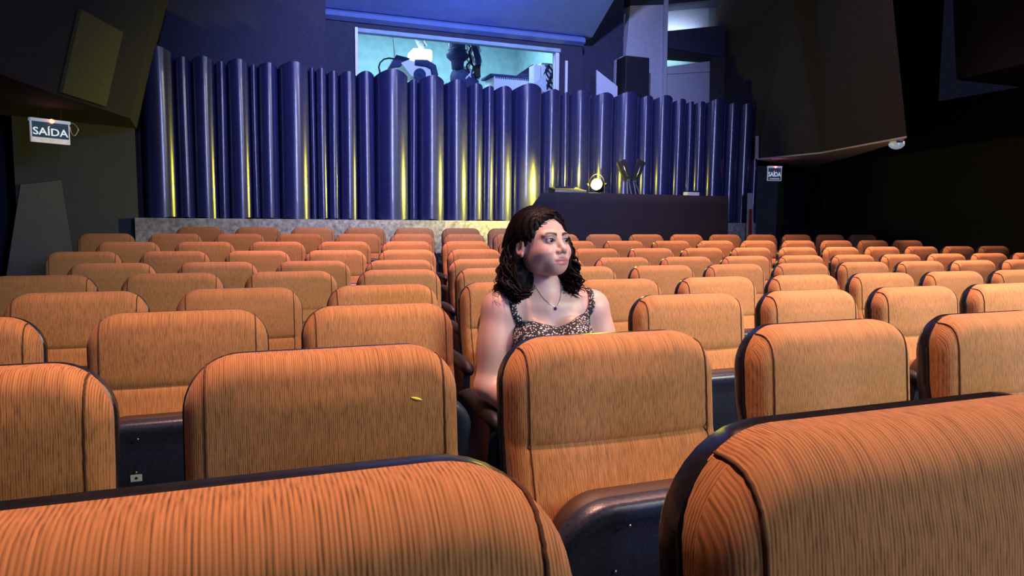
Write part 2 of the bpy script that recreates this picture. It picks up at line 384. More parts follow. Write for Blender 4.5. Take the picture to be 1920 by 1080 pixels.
# ================================================================== folded curtain
cb = [262, 326, 358, 402, 424, 467, 482, 520, 578, 590, 612, 634, 668, 701, 764, 782, 832, 876, 904, 925, 959, 1014, 1049, 1066, 1106, 1148, 1194, 1222, 1258, 1283, 1298, 1320, 1357, 1382, 1408, 1421]
pk = [85, 105, 104, 114, 109, 120, 116, 114, 126, 127, 132, 133, 132, 128, 148, 140, 148, 155, 160, 160, 155, 166, 172, 167, 172, 170, 178, 177, 184, 189, 189, 183, 191, 192, 196]
curtain = thing('curtain', (3.0, YB+.02, 1.222), 'navy blue satin curtain in tall rounded folds along the back wall', 'curtain')
for i in range(len(pk)):
    yt = pk[i]
    x0 = atY(cb[i], yt, YB+.06)[0]; x1 = atY(cb[i+1], yt, YB+.06)[0]; w = x1-x0
    dep = 0.05 + 0.36*w
    zt = atY((cb[i]+cb[i+1])/2, yt, YB+.06-dep)[2]
    N = 18; K = 14; mb = MB(); vs = []
    for k in range(K+1):
        t = k/K
        for j in range(N+1):
            u = -1+2*j/N
            bul = math.sqrt(max(0, 1-abs(u)**2.2))
            zz = 1.226 + (zt - 0.16*w*u*u - .012*abs(u) - 1.226)*t
            hem = 0.012*math.sin(7*x0+3*u)*(1-t)**3
            wob = 0.006*math.sin(3.1*t+i*1.7)*bul
            vs.append(((x0+x1)/2+u*w/2 + wob*.6, YB+.06+.20-dep*bul*(1-.12*(1-t)) - .20, zz+hem))
    o = (K+1)*(N+1)
    vb = [(x, y+.018, z) for x, y, z in vs]
    f = [(k*(N+1)+j, k*(N+1)+j+1, (k+1)*(N+1)+j+1, (k+1)*(N+1)+j) for k in range(K) for j in range(N)]
    f2 = [tuple(o+q for q in g[::-1]) for g in f]
    ed = [(K*(N+1)+j, K*(N+1)+j+1, o+K*(N+1)+j+1, o+K*(N+1)+j) for j in range(N)]
    ed += [(j+1, j, o+j, o+j+1) for j in range(N)]
    ed += [(k*(N+1), (k+1)*(N+1), o+(k+1)*(N+1), o+k*(N+1)) for k in range(K)]
    ed += [((k+1)*(N+1)+N, k*(N+1)+N, o+k*(N+1)+N, o+(k+1)*(N+1)+N) for k in range(K)]
    mb.add(vs+vb, f+f2+ed)
    me = smooth_angle(mb.mesh('fold', MT['vinyl']), 50)
    ob = link('fold', me, curtain); ob.matrix_parent_inverse = Matrix.Translation((-3.0, -YB-.02, -1.222))
# ================================================================== seats
W2 = 0.229; RC = 0.088; ZB = 0.44
def y_recl(z):
    """front plane of the backrest: upper part nearly upright, lower part swings forward"""
    if z > 0.725: return -(0.92-z)*math.tan(math.radians(5))
    return -(0.195)*math.tan(math.radians(5)) - (0.725-z)*math.tan(math.radians(17))
def outline_w(z, off=0.0, top=CH, r=RC):
    w = W2-off; t = top-off; rr = r-min(off, r*.7)
    if z <= t-rr: return w
    d = z-(t-rr); return w-rr+math.sqrt(max(0, rr*rr-d*d))
def dist_in(x, z):
    """distance to the rounded outline (inside positive); the bottom is left open"""
    ax = abs(x); cx, cz = W2-RC, CH-RC
    if ax > cx and z > cz: return RC-math.hypot(ax-cx, z-cz)
    return min(W2-ax, CH-z)
def pad_y(x, z):
    R = 0.036; d = dist_in(x, z)
    dd = min(max(d, 0), R)
    roll = R-math.sqrt(max(0, R*R-(R-dd)**2))          # 0 .. R
    roll = R-roll
    dome = -0.012*(1-(x/W2)**2)*min(1, max(0, d)/0.08)
    groove = 0.006*math.exp(-((z-0.725)/0.006)**2) if d > .03 else 0
    return y_recl(z) + (R-math.sqrt(max(0, R*R-(R-dd)**2)) if False else (R - math.sqrt(max(0, 1-((R-dd)/R)**2))*R)) + dome + groove
us = [math.sin(math.pi/2*t)*(0.55)+0.45*t for t in np.linspace(-1, 1, 33)]
us = [u/abs(us[0]) for u in us]
zs = sorted(set([round(float(q), 4) for q in list(np.linspace(ZB, 0.70, 7)) + [0.712, 0.719, 0.725, 0.731, 0.738] + list(np.linspace(0.76, CH-RC, 4))] +
            [round(CH-RC+RC*math.sin(a), 5) for a in np.linspace(0.15, math.pi/2, 11)]))
def make_pad():
    mb = MB(); nu, nz = len(us), len(zs); vs = []
    for z in zs:
        w = outline_w(z)
        for u in us: vs.append((u*w, pad_y(u*w, z), z))
    f = [(k*nu+j, k*nu+j+1, (k+1)*nu+j+1, (k+1)*nu+j) for k in range(nz-1) for j in range(nu-1)]
    mb.add(vs, f, 0)
    # side boxing: boundary loop swept back to the shell
    loop = [k*nu for k in range(nz)] + [(nz-1)*nu+j for j in range(1, nu)] + [k*nu+nu-1 for k in range(nz-2, -1, -1)]
    n = len(loop); b0 = [mb.v[i] for i in loop]; b1 = [(x, y_recl(z)+.058, z) for x, y, z in b0]
    o = len(mb.v); mb.v += b1
    for i in range(n-1):
        side = abs(b0[i][0]) > W2-.03 and b0[i][2] < CH-.02
        mb.f.append((loop[i], o+i, o+i+1, loop[i+1])); mb.m.append(1 if side else 0)
    mb.f.append(tuple(o+i for i in range(n))); mb.m.append(0)
    me = mb.mesh('backrest_cushion', [MT['fabric'], MT['fabric_side']]); return smooth_angle(me, 55)
def make_shell():
    mb = MB(); off = -0.004
    pts = [(-W2+off*-1*-1, 0.30)]
    zz = list(np.linspace(0.30, CH-RC, 8)) + [CH-RC+(RC-off)*math.sin(a) for a in np.linspace(0.12, math.pi/2, 10)]
    ring = []
    for z in zz: ring.append((-(outline_w(min(z, CH+.0069), off, CH, RC)), z))
    ring += [(-x, z) for x, z in ring[::-1][1:]] if abs(ring[-1][0]) < 1e-6 else [(-x, z) for x, z in ring[::-1]]
    layers = [(0.052, .004), (0.056, 0.0), (0.078, 0.0), (0.092, .008), (0.099, .03)]
    vs = []
    for dy, ins in layers:
        for x, z in ring:
            sx = (abs(x)-ins)/max(abs(x), 1e-6) if abs(x) > ins else 0
            vs.append((x*sx, y_recl(z)+dy, z-(ins+.0055)*max(0, (z-.3)/.63)))
    n = len(ring); f = [(l*n+i, l*n+i+1, (l+1)*n+i+1, (l+1)*n+i) for l in range(len(layers)-1) for i in range(n-1)]
    f += [(l*n+n-1, l*n, (l+1)*n, (l+1)*n+n-1) for l in range(len(layers)-1)]
    # ruled caps between left and right halves
    h = n//2
    for base in (0, (len(layers)-1)*n):
        for i in range(h-1 if n % 2 == 0 else h):
            a, b, c, d = base+i, base+i+1, base+n-2-i, base+n-1-i
            f.append((a, b, c, d) if b != c else (a, b, d))
    mb.add(vs, f); return smooth_angle(mb.mesh('back_shell', MT['shell']), 50)
def make_seam(sgn):
    mb = MB(); x = sgn*0.196; path = []
    for z in np.linspace(ZB+.01, CH-.05, 26): path.append((x, pad_y(x, z)-.0012, z))
    ztop = CH-RC + math.sqrt(RC*RC-(abs(x)-(W2-RC))**2)
    for z in np.linspace(CH-.045, ztop-.0008, 9): path.append((x, pad_y(x, z)-.0008, z+.0010))
    for dy in np.linspace(.040, .056, 4): path.append((x, y_recl(ztop)+dy, ztop+.0014))
    n = len(path)
    path = [(p[0]+sgn*.0005*math.sin(i*2.6), p[1], p[2]) for i, p in enumerate(path)]
    mb.tube(path, .0018, 5); return mb.mesh('side_seam', MT['seam'], True)
def make_hseam():
    mb = MB(); mb.tube([(x, pad_y(x, .725)+.0022, .725+.003*math.sin(x*30)) for x in np.linspace(-.196, .196, 26)], .0020, 5)
    return mb.mesh('cross_seam', MT['seam'], True)
# tip-up seat, drawn flat (x, t along the seat from hinge to front edge, h = thickness), then folded
def seat_frame(folded):
    if folded:
        hinge = Vector((0, -0.150, 0.395)); d = Vector((0, -0.035, 0.25)).normalized(); nrm = Vector((0, d.z, -d.y))   # nrm: towards the backrest = sitting side
        return hinge, d, nrm
    hinge = Vector((0, -0.115, 0.340)); d = Vector((0, -1, 0.06)).normalized(); return hinge, d, Vector((0, .06, 1)).normalized()
def seat_shape(L, w, r, off):
    pts = []
    for sx in (-1, 1):
        arc = [(sx*(w-off-r+r*math.cos(a)), L-off-r+r*math.sin(a)) for a in np.linspace(0, math.pi/2, 9)]
        seg = [(sx*(w-off)*.93, off)] + arc
        pts += seg if sx == -1 else seg[::-1]
    return pts
def seat_mesh(folded, what):
    hg, d, nr = seat_frame(folded); mb = MB(); ln = 0.285 if folded else 0.40
    def P3(x, t, h): return hg + Vector((x, 0, 0)) + d*t + nr*h
    if what == 'pan':
        rings = [(0.0, .012), (0.0, -.010), (.006, -.019), (.020, -.022), (.032, -.019), (.048, -.006), (.085, -.004)]
        mt = 'pan'; wd, r = .222, .105
    else:
        rings = [(.010, .012), (.004, .020), (.002, .045), (.012, .062), (.035, .072), (.08, .076)]
        mt = 'fabric'; wd, r = .214, .095
    vs = []; n = None
    for off, h in rings:
        ps = seat_shape(ln, wd, max(.03, r-off*.8), off); n = len(ps)
        vs += [P3(x, t, h) for x, t in ps]
    f = [(l*n+i, l*n+(i+1) % n, (l+1)*n+(i+1) % n, (l+1)*n+i) for l in range(len(rings)-1) for i in range(n)]
    h = n//2
    for base in (0, (len(rings)-1)*n):
        for i in range(h-1): f.append((base+i, base+i+1, base+n-2-i, base+n-1-i))
    mb.add(vs, f)
    if what != 'pan': mb.m = [1 if i < 3*n else 0 for i in range(len(f))]  # outer rings dark: shade on the cushion edge put into its colour
    return smooth_angle(mb.mesh('seat_pan' if what == 'pan' else 'seat_cushion', [MT[mt], MT['trim']]), 50)
def make_rivets():
    hg, d, nr = seat_frame(True); out = []
    for x, t in ((-.09, .245), (-.10, .15), (.09, .245), (.10, .15)):
        out.append(MB().lathe([(.004, 0), (.0035, .0025), (.0015, .0035)], hg+Vector((x, 0, 0))+d*t-nr*(.020 if t > .2 else .0055), -nr, 8).mesh('rivet', MT['rivet'], True))
    return out
def make_arm(sgn=-1):
    mb = MB(); x = sgn*PITCHX/2; prof_ = []
    for y, z, r in ((.075, .600, .020), (.02, .615, .024), (-.10, .612, .026), (-.20, .606, .026), (-.245, .598, .025), (-.262, .588, .020), (-.268, .578, .012)):
        prof_.append(((x, y, z), r))
    mb.tube([p for p, r in prof_], [r for p, r in prof_], 12, flat=1.0)
    return mb.mesh('armrest', MT['arm'], True)
def make_stand(sgn=-1):
    mb = MB(); x = sgn*PITCHX/2
    mb.prism([(x-.014, -.235, .58), (x-.014, .075, .60), (x-.014, .115, .34), (x-.014, .02, .02), (x-.014, -.16, .02), (x-.014, -.20, .36)], (.028, 0, 0))
    mb.box((x-.03, -.24, 0), (x+.03, .10, .022), 0, .004)
    return mb.mesh('side_stand', MT['pan'])
ME = dict(pad=make_pad(), shell=make_shell(), s1=make_seam(-1), s2=make_seam(1), hs=make_hseam(), pan=seat_mesh(True, 'pan'), cush=seat_mesh(True, 'c'),
          pan_d=seat_mesh(False, 'pan'), cush_d=seat_mesh(False, 'c'), arm=make_arm(-1), arm_r=make_arm(1), st=make_stand(-1), st_r=make_stand(1), riv=make_rivets())
ORD = 'zeroth first second third fourth fifth sixth seventh eighth ninth tenth eleventh twelfth thirteenth fourteenth fifteenth sixteenth seventeenth eighteenth'.split()
RANGE = {0: (-4, 2), 1: (-5, 11), 2: (-4, 11), 3: (-4, 12), 4: (-3, 12), 5: (-3, 11), 6: (-2, 9), 7: (-2, 7), 8: (-2, 5), 9: (-1, 3)}
def seat_label(r, k):
    if r <= 5:
        n = k-RANGE[r][0]+1
        return f'ochre corduroy cinema seat, {ORD[r+1]} row from the curtain, {ORD[n]} from the passage wall'
    side = 'right' if k < 1 else 'left'; n = abs(k-1)
    if r == 6: return 'ochre corduroy seat directly behind the seated woman' if k == 1 else f'ochre seat one row behind the woman, {ORD[n]} to her {side}'
    if r == 7: return 'ochre corduroy seat that the woman is sitting on' if k == 1 else (
        'ochre seat in the woman\'s own row, second to her right, white number plate' if k == -1 else f'ochre corduroy seat in the woman\'s own row, {ORD[n]} to her {side}')
    if r == 8: return 'ochre corduroy seat right in front of the woman, hiding her lap' if k == 1 else (
        'ochre seat one row before the woman with a yellow scrap on its backrest' if k == 0 else f'ochre corduroy seat one row before the woman, {ORD[n]} to her {side}')
    return ['large ochre seat of the stage-side row, beside the black-edged one', 'stage-side row ochre seat with wide black shell edge and dark side boxing',
            'stage-side row ochre seat next to the black-edged one, towards the chrome wall lamp',
            'stage-side row ochre seat at the end towards the chrome wall lamp', 'stage-side row ochre seat at the end towards the passage wall'][k]
def chair(r, k):
    t = thing('cinema_seat', (ROWS[r]+k*PITCHX, ROWD[r], FLZ[r]), seat_label(r, k), 'seat', 'ochre cinema seats')
    sat = (r == 7 and k == 1)
    cu = link('backrest_cushion', ME['pad'], t); link('side_seam', ME['s1'], cu); link('side_seam', ME['s2'], cu); link('cross_seam', ME['hs'], cu)
    link('back_shell', ME['shell'], t)
    link('seat_cushion', ME['cush_d' if sat else 'cush'], t)
    pn = link('seat_pan', ME['pan_d' if sat else 'pan'], t)
    if r >= 7 and not sat:
        for q_ in ME['riv']: link('rivet', q_, pn)
    link('armrest', ME['arm'], t); link('side_stand', ME['st'], t)
    if k == RANGE[r][1]: link('armrest', ME['arm_r'], t); link('side_stand', ME['st_r'], t)
    # seats were bolted down by hand: a hair of play in each
    t.rotation_euler = (0, 0, random.uniform(-.012, .012)); t.location.x += random.uniform(-.004, .004)
    if sat: t.location.y += .016; t.rotation_euler = (0, 0, 0)
    return t
SEATS = {}
for r in range(10):
    for k in range(RANGE[r][0], RANGE[r][1]+1): SEATS[(r, k)] = chair(r, k)
# number plate on one folded seat, scrap of yellow on a backrest
hg, d_, nr = seat_frame(True)
mb = MB(); c = hg+Vector((-.10, 0, 0))+d_*.135-nr*.0050
mb.prism([c+Vector((-.013, 0, 0))-d_*.009, c+Vector((.013, 0, 0))-d_*.009, c+Vector((.013, 0, 0))+d_*.009, c+Vector((-.013, 0, 0))+d_*.009], -nr*.0022)
pl_ = mb.build('number_plate', MT['plate'], SEATS[(7, -1)]); pl_['label'] = 'small white number plate with a dark hole'
mb = MB().lathe([(.0036, 0), (.0036, .0006)], c-nr*.0022, -nr, 12); mb.build('screw_hole', MT['black'], pl_)
mb = MB(); x = .145; z = .835
mb.tube([(x-.010, pad_y(x-.010, z)-.0015, z+.003), (x-.003, pad_y(x, z)-.002, z+.001), (x+.004, pad_y(x, z)-.002, z-.001), (x+.009, pad_y(x+.009, z)-.0015, z-.003)], [.0012, .0026, .0024, .001], 6)
mb.build('yellow_scrap', mat('yellow_scrap', (0.75, 0.70, 0.08), .7, noise=.1), SEATS[(8, 0)], True)
# ================================================================== desk with lighting gear
DY0, DY1 = 7.72, 8.11
dzt = atY(1200, 364, DY0)[2]
dx0, dx1 = atY(1040, 362, DY0)[0], atY(1366, 367, DY0)[0]
desk = thing('control_desk', ((dx0+dx1)/2, (DY0+DY1)/2, FLZ[0]), 'long control desk draped in black cloth in front of the curtain', 'desk')
def sub(name, mb, mt, parent, smooth=False):
    o = mb.build(name, mt if not isinstance(mt, str) else MT[mt], parent, smooth)
    p = parent
    off = Vector((0, 0, 0))
    while p is not None: off += p.location; p = p.parent
    o.matrix_parent_inverse = Matrix.Translation(-off); return o
sub('table_top', MB().box((dx0+.02, DY0+.02, dzt-.05), (dx1-.02, DY1, dzt-.006), 0, .005), 'black', desk)
for x in (dx0+.08, dx1-.08):
    for y in (DY0+.07, DY1-.07): sub('leg', MB().box((x-.025, y-.025, FLZ[0]), (x+.025, y+.025, dzt-.05)), 'black', desk)
# cloth: front hangs in very shallow folds, left end slopes outwards
mb = MB(); N = 90; vs = []
xs = np.linspace(dx0-.0, dx1, N)
for z, fl in ((dzt, 0), (dzt-.12, .3), (dzt-.5, .8), (FLZ[0]+.03, 1.0)):
    for i, x in enumerate(xs): vs.append((x, DY0-.004-fl*(.012+.010*math.sin(x*9.0)+.006*math.sin(x*23+1)), z))
f = [(r*N+i, r*N+i+1, (r+1)*N+i+1, (r+1)*N+i) for r in range(3) for i in range(N-1)]
o0 = len(vs); vs += [(x, DY1, dzt) for x in xs]
f += [(i, o0+i, o0+i+1, i+1) for i in range(N-1)]
e0 = len(vs); vs += [(dx0-.18, DY0+.22, FLZ[0]+.03), (dx0-.18, DY1, FLZ[0]+.03), (dx0-.15, DY0+.20, dzt-.18), (dx0-.15, DY1, dzt-.18)]
f += [(0, e0+2, e0+3, o0), (0, N, e0+2), (N, 2*N, e0+2), (2*N, 3*N, e0, e0+2), (e0+2, e0, e0+1, e0+3)]
e1 = len(vs); vs += [(dx1, DY1, FLZ[0]+.03)]; f += [(N-1, o0+N-1, e1, 3*N+N-1)]
mb.add(vs, f); sub('drape', mb, 'drape', desk, True)

# flat black mixing console
def P8(px, py, y=8.0): return Vector(atY(px, py, y))
c0, c1 = P8(1042, 360, 7.8)[0], P8(1096, 360, 7.8)[0]
con = thing('lighting_console', ((c0+c1)/2, 7.9, dzt), 'flat black lighting console beside the yellow stage lamp', 'console')
sub('body', MB().prism([(c0, 7.80, dzt), (c0, 8.02, dzt), (c0, 8.02, dzt+.075), (c0, 7.80, dzt+.035)], (c1-c0, 0, 0)), 'black', con)
sub('front_rail', MB().box((c0-.01, 7.785, dzt+.002), (c1+.02, 7.80, dzt+.030), 0, .004), 'metal', con)
for i in range(8):
    x = c0+.08+i*(c1-c0-.16)/7
    fd = sub('fader', MB().box((x-.012, 7.93, dzt+.055), (x+.012, 7.97, dzt+.082), 0, .003), 'pan', con)
# yellow LED stage lamp
lc = P8(1119, 349, 8.05); lc.z = max(lc.z, dzt+.122)
lamp = thing('stage_lamp', (lc.x, lc.y, dzt), 'small stage lamp glowing yellow on the black desk', 'lamp')
ld = Vector((-0.60, -0.66, 0.16)).normalized()
sub('housing', MB().lathe([(.04, -.17), (.068, -.16), (.078, -.10), (.078, 0), (.082, .012), (.074, .02), (.070, .004)], lc, ld, 24), 'black', lamp, True)
EM = mat('yellow_lens', (1, .9, .2), .3, emit=(1.0, 0.90, 0.16), estr=60)
ln = sub('lens', MB().lathe([(.068, .006), (.052, .015), (.026, .020)], lc, ld, 24), EM, lamp, True); ln['label'] = 'glowing yellow lens'
sd = ld.cross(Vector((0, 0, 1))).normalized()
yk = [lc+sd*.10*math.cos(a)+Vector((0, 0, .13*math.sin(a))) for a in np.linspace(0, math.pi, 15)]
sub('yoke', MB().tube(yk, .008, 6, flat=.6), 'black', lamp, True)
sub('foot', MB().box((lc.x-.13, lc.y-.05, dzt+.003), (lc.x+.13, lc.y+.05, dzt+.018), 0, .004), 'black', lamp)
for s in (-1, 1): sub('foot_arm', MB().tube([lc+sd*.10*s, (lc.x+sd.x*.10*s, lc.y+sd.y*.10*s, dzt+.01)], .008, 6), 'black', lamp)
for s in (-1, 1): sub('clamp_knob', MB().lathe([(.018, 0), (.022, .008), (.018, .024), (.008, .03)], lc+sd*.103*s, sd*s, 10), 'black', lamp)
lamp_l = spot('stage_lamp_beam', lc+ld*.06, lc+Vector((-0.95, 0.34, -0.10)), 850, (1.0, 0.86, 0.06), 86, 1.0, .05)
lamp_k = bpy.data.lights.new('stage_lamp_spill', 'POINT'); lamp_k.energy = 40; lamp_k.color = (1, .86, .06); lamp_k.shadow_soft_size = .06
lo = bpy.data.objects.new('stage_lamp_spill', lamp_k); COL.objects.link(lo); lo.location = lc+ld*.10+Vector((0, 0, .16))
# two slim panel lights leaning apart on wire legs
for nm, top, bot, foot, lab in (('left', (1165, 302), (1178, 338), 1181, 'slim black panel light leaning over the yellow lamp'), ('right', (1204, 301), (1190, 340), 1197, 'slim black panel light leaning away from the yellow lamp')):
    a, b = P8(*top, 8.03), P8(*bot, 8.03); ft = P8(foot, 364, 8.03)
    t = thing('panel_light', (ft.x, 8.04, dzt), lab, 'light')
    ax = (b-a).normalized(); sx = Vector((ax.z, 0, -ax.x)); hw = .062
    if sx.x < 0: sx = -sx
    sub('panel', MB().prism([a-sx*hw, a+sx*hw, b+sx*hw*.75, b-sx*hw*.75], (0, .035, 0)), 'black', t)
    mid = (a+b)/2
    sub('handle', MB().tube([a*.75+b*.25+Vector((0, -.012, 0)), mid+Vector((0, -.018, 0)), a*.2+b*.8+Vector((0, -.012, 0))], .007, 6), 'metal', t, True)
    sub('hinge', MB().lathe([(.014, -.03), (.014, .03)], b, (0, 1, 0), 10), 'metal', t)
    for s in (-1, 1): sub('wire_leg', MB().tube([b+Vector((s*.012, .01, 0)), Vector((ft.x+s*.030, 8.04, dzt+.004))], .0075, 6), 'metal', t)
    sub('base', MB().lathe([(.045, 0), (.045, .006), (.02, .01)], (ft.x, 8.04, dzt), (0, 0, 1), 16), 'black', t)
a = P8(1285, 361, 7.98); b = P8(1307, 368, 7.98)
t = thing('card_box', ((a.x+b.x)/2, 7.98, dzt), 'small white box lying at the free end of the black desk', 'box')
sub('box_body', MB().box((a.x, 7.93, dzt), (b.x, 8.03, dzt+.055), 0, .003), 'white', t)
sub('box_lid', MB().box((a.x-.003, 7.927, dzt+.055), (b.x+.003, 8.033, dzt+.072), 0, .003), 'black', t)

# ================================================================== loudspeaker and painted light wedge behind the curtain
sp = thing('loudspeaker', (5.52, 9.25, 1.222), 'tall black loudspeaker in front of the grey balcony panel', 'loudspeaker')
p0, p1 = Vector(atY(1175, 103, 9.14)), Vector(atY(1218, 176, 9.14))
sub('cabinet', MB().box((p0.x, 9.16, p1.z-.25), (p1.x, 9.44, p0.z), 0, .012), 'black', sp)
sub('grille', MB().box((p0.x+.02, 9.145, p1.z-.22), (p1.x-.02, 9.158, p0.z-.03), 0, .006), 'drape', sp)
sub('stand', MB().lathe([(.15, 0), (.15, .02), (.03, .04), (.03, p1.z-.25-1.222)], ((p0.x+p1.x)/2, 9.28, 1.222), n=16), 'black', sp)
sub('bracket', MB().tube([(p1.x-.01, 9.2, p1.z+.02), (p1.x+.07, 9.18, p1.z-.05)], .008, 6), 'metal', sp)
q = [atY(px, py, 9.30) for px, py in ((1119, 131), (1158, 162), (1158, 200), (1121, 200))]  # window light falling on the wall, built as a pale wedge
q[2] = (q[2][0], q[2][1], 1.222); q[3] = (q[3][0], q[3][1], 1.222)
tag(MB().prism(q, (0, .03, 0)).build('window_light_patch', MT['lgrey']), 'pale patch of window light, built as a wedge behind the curtain by the loudspeaker', 'light patch')

# ================================================================== booth equipment behind the window
def B(px, py, y): return Vector(atY(px, py, y))
BF = 1.9
bright = mat('lit_lamp_box', (0.95, 0.97, 1.0), .4, emit=(.85, .96, 1), estr=2.2)
pj = thing('film_projector', B(782, 140, 10.2).xy.to_3d()+Vector((0, 0, BF)), 'white film projector with a blazing lamp box behind the booth window', 'projector')
a, b = B(771, 92, 10.1), B(808, 118, 10.1)
sub('lamp_box', MB().box((a.x, 10.0, b.z), (b.x, 10.35, a.z), 0, .03), bright, pj)
a, b = B(748, 122, 10.1), B(806, 150, 10.1)
sub('body', MB().prism([(a.x, 9.95, a.z), (a.x+.1, 9.95, a.z+.05), (b.x, 9.95, a.z), (b.x, 9.95, b.z), (a.x+.15, 9.95, b.z)], (0, .35, 0)), 'white', pj)
sub('pedestal', MB().box((a.x+.18, 10.0, BF), (b.x-.05, 10.25, b.z), 0, .01), 'white', pj)
c = B(787, 140, 9.93)
rl = sub('film_reel', MB().lathe([(.085, 0), (.085, .02), (.06, .024), (.058, .012), (.03, .012), (.028, .024), (.01, .026)], c, (0, -1, 0), 20), 'steelblue', pj, True)
a, b = B(744, 105, 10.05), B(760, 122, 10.05)
sub('lens_hood', MB().prism([(a.x-.12, 9.98, b.z-.06), (a.x-.02, 9.98, a.z), (b.x+.05, 9.98, a.z-.03), (b.x+.02, 9.98, b.z)], (0, .16, 0)), 'steelblue', pj)
sub('belt_guard', MB().tube([B(778, 117, 9.94), B(800, 119, 9.94), B(812, 126, 9.94), B(815, 140, 9.94), B(812, 152, 9.94)], [.04, .05, .05, .05, .04], 10), 'steelblue', pj, True)
path = [B(736-22*math.sin(t_)*1.0 if t_ < 1.57 else 736-22*math.sin(t_), 132-22*(1-math.cos(t_))*.5-0, 10.0) for t_ in np.linspace(0, 2.6, 14)]
path = [B(px, py, 10.0) for px, py in ((712, 134), (710, 126), (713, 117), (720, 111), (729, 109), (738, 110), (744, 111))]
sub('cable_loop', MB().tube([B(712, 165, 10.0)]+path, .012, 6), 'black', pj, True)
a, b = B(737, 66, 10.6), B(741, 112, 10.6)
tag(MB().tube([(a.x, 10.6, 4.6), a, b, (b.x, 10.6, BF)], .014, 8).build('steel_rod', MT['metal']), 'thin steel rod rising to the booth ceiling', 'rod')
# ribbed exhaust hose
pts = [B(780, 40, 10.25), B(784, 68, 10.25), B(791, 84, 10.25), B(795, 90, 10.25)]
def spline(pts, n):
    out = []
    P_ = [pts[0]]+list(pts)+[pts[-1]]
    for i in range(1, len(P_)-2):
        for t in np.linspace(0, 1, n, endpoint=False):
            p0_, p1_, p2_, p3_ = P_[i-1:i+3]
            out.append(.5*((2*p1_)+(p2_-p0_)*t+(2*p0_-5*p1_+4*p2_-p3_)*t*t+(3*p1_-p0_-3*p2_+p3_)*t**3))
    return out+[pts[-1]]
sp_ = spline([Vector(p) for p in pts], 16)
tag(MB().tube([Vector((pts[0].x, 10.25, 4.6))]+sp_, [.065]+[.058+.010*math.sin(i*math.pi/1.5) for i in range(len(sp_))], 14).build('exhaust_hose', MT['white'], None, True), 'pale ribbed exhaust hose dropping onto the projector lamp box', 'hose')
# tall lens column with cables
cx = B(858, 110, 10.2)
col_ = thing('projector_column', (cx.x, 10.2, BF), 'blue grey projector column wrapped in looping cables behind glass', 'projector')
def zz(py): return B(858, py, 10.2).z
sub('upper_tube', MB().lathe([(.115, zz(92)), (.115, 4.6)], (cx.x+.0, 10.2, 0), n=20), 'steelblue', col_, True)
sub('collar', MB().lathe([(.11, zz(114)), (.16, zz(108)), (.17, zz(103)), (.12, zz(98)), (.145, zz(95)), (.115, zz(92))], (cx.x, 10.2, 0), n=20), 'steelblue', col_, True)
sub('barrel', MB().lathe([(.06, zz(133)), (.085, zz(130)), (.095, zz(116)), (.11, zz(113))], (cx.x, 10.2, 0), n=20), 'steelblue', col_, True)
sub('spigot', MB().lathe([(.05, BF), (.05, zz(140)), (.065, zz(139)), (.065, zz(133))], (cx.x, 10.2, 0), n=16), 'metal', col_, True)
a = B(850, 78, 10.06)
sub('light_strip', MB().box((a.x-.06, 10.06, zz(92)), (a.x-.02, 10.09, zz(66))), 'white', col_)
rg = random.Random(3)
for i in range(9):
    x0 = cx.x+.13+.030*i*.75; ph_ = rg.uniform(0, 6); pth = []
    for t in np.linspace(0, 1, 26):
        pth.append(Vector((x0+.035*math.sin(ph_+t*9+i)+.02*math.sin(t*23+i), 10.12+.04*math.cos(ph_+t*8)+.012*i*.3, zz(66)+(zz(150)-zz(66))*t)))
    sub('cable', MB().tube([Vector((x0, 10.2, 4.6))]+pth, .0125, 6), 'black' if i % 2 else 'white', col_, True)
a, b = B(889, 123, 10.1), B(898, 147, 10.1)
sub('motor', MB().box((a.x, 10.02, b.z), (b.x, 10.2, a.z), 0, .01), 'black', col_)
sub('arm_bracket', MB().tube([B(880, 72, 10.1), B(890, 88, 10.1), B(896, 108, 10.1), B(897, 124, 10.1)], [.03, .045, .05, .04], 8), 'steelblue', col_, True)
sub('gear_plate', MB().lathe([(.20, 0), (.22, .03), (.16, .05), (.15, .08)], B(870, 152, 10.15), (0, -1, .3), 18), 'steelblue', col_, True)
sub('foot_column', MB().box((cx.x-.2, 10.1, BF), (cx.x+.35, 10.4, zz(160))), 'steelblue', col_)
# white ribbed cabinet
a, b = B(922, 141, 10.1), B(1003, 165, 10.1)
cb_ = thing('ribbed_cabinet', ((a.x+b.x)/2, 10.2, BF), 'long white ribbed equipment cabinet behind the booth window', 'cabinet')
sub('body', MB().box((a.x, 10.0, BF), (b.x, 10.4, a.z-.03), 0, .008), 'white', cb_)
sub('top_edge', MB().box((a.x-.06, 9.98, a.z-.03), (b.x, 10.42, a.z), 0, .004), 'steelblue', cb_)
for i in range(22):
    x = a.x+.03+(b.x-a.x-.06)*i/21
    sub('rib', MB().box((x-.007, 9.985, a.z-.06), (x+.007, 10.0, a.z-.031)), 'steelblue', cb_)
q = [B(px, py, 10.05) for px, py in ((968, 142), (1000, 120), (1001, 142))]
sub('gusset', MB().prism(q, (0, .12, 0)), 'steelblue', cb_)
a, b = B(1001, 121, 9.75), B(1013, 158, 9.75); a2, b2 = B(1014, 118, 9.75), B(1034, 165, 9.75)
ck = thing('switch_cabinet', ((a2.x+b2.x)/2, 10.1, BF), 'white switch cabinet with wiring at the corner of the booth window', 'cabinet')
sub('narrow_box', MB().box((a.x, 9.74, BF), (b.x, 9.94, a.z), 0, .01), 'white', ck)
sub('wide_box', MB().box((a2.x, 9.72, BF), (b2.x, 9.94, a2.z), 0, .01), 'white', ck)
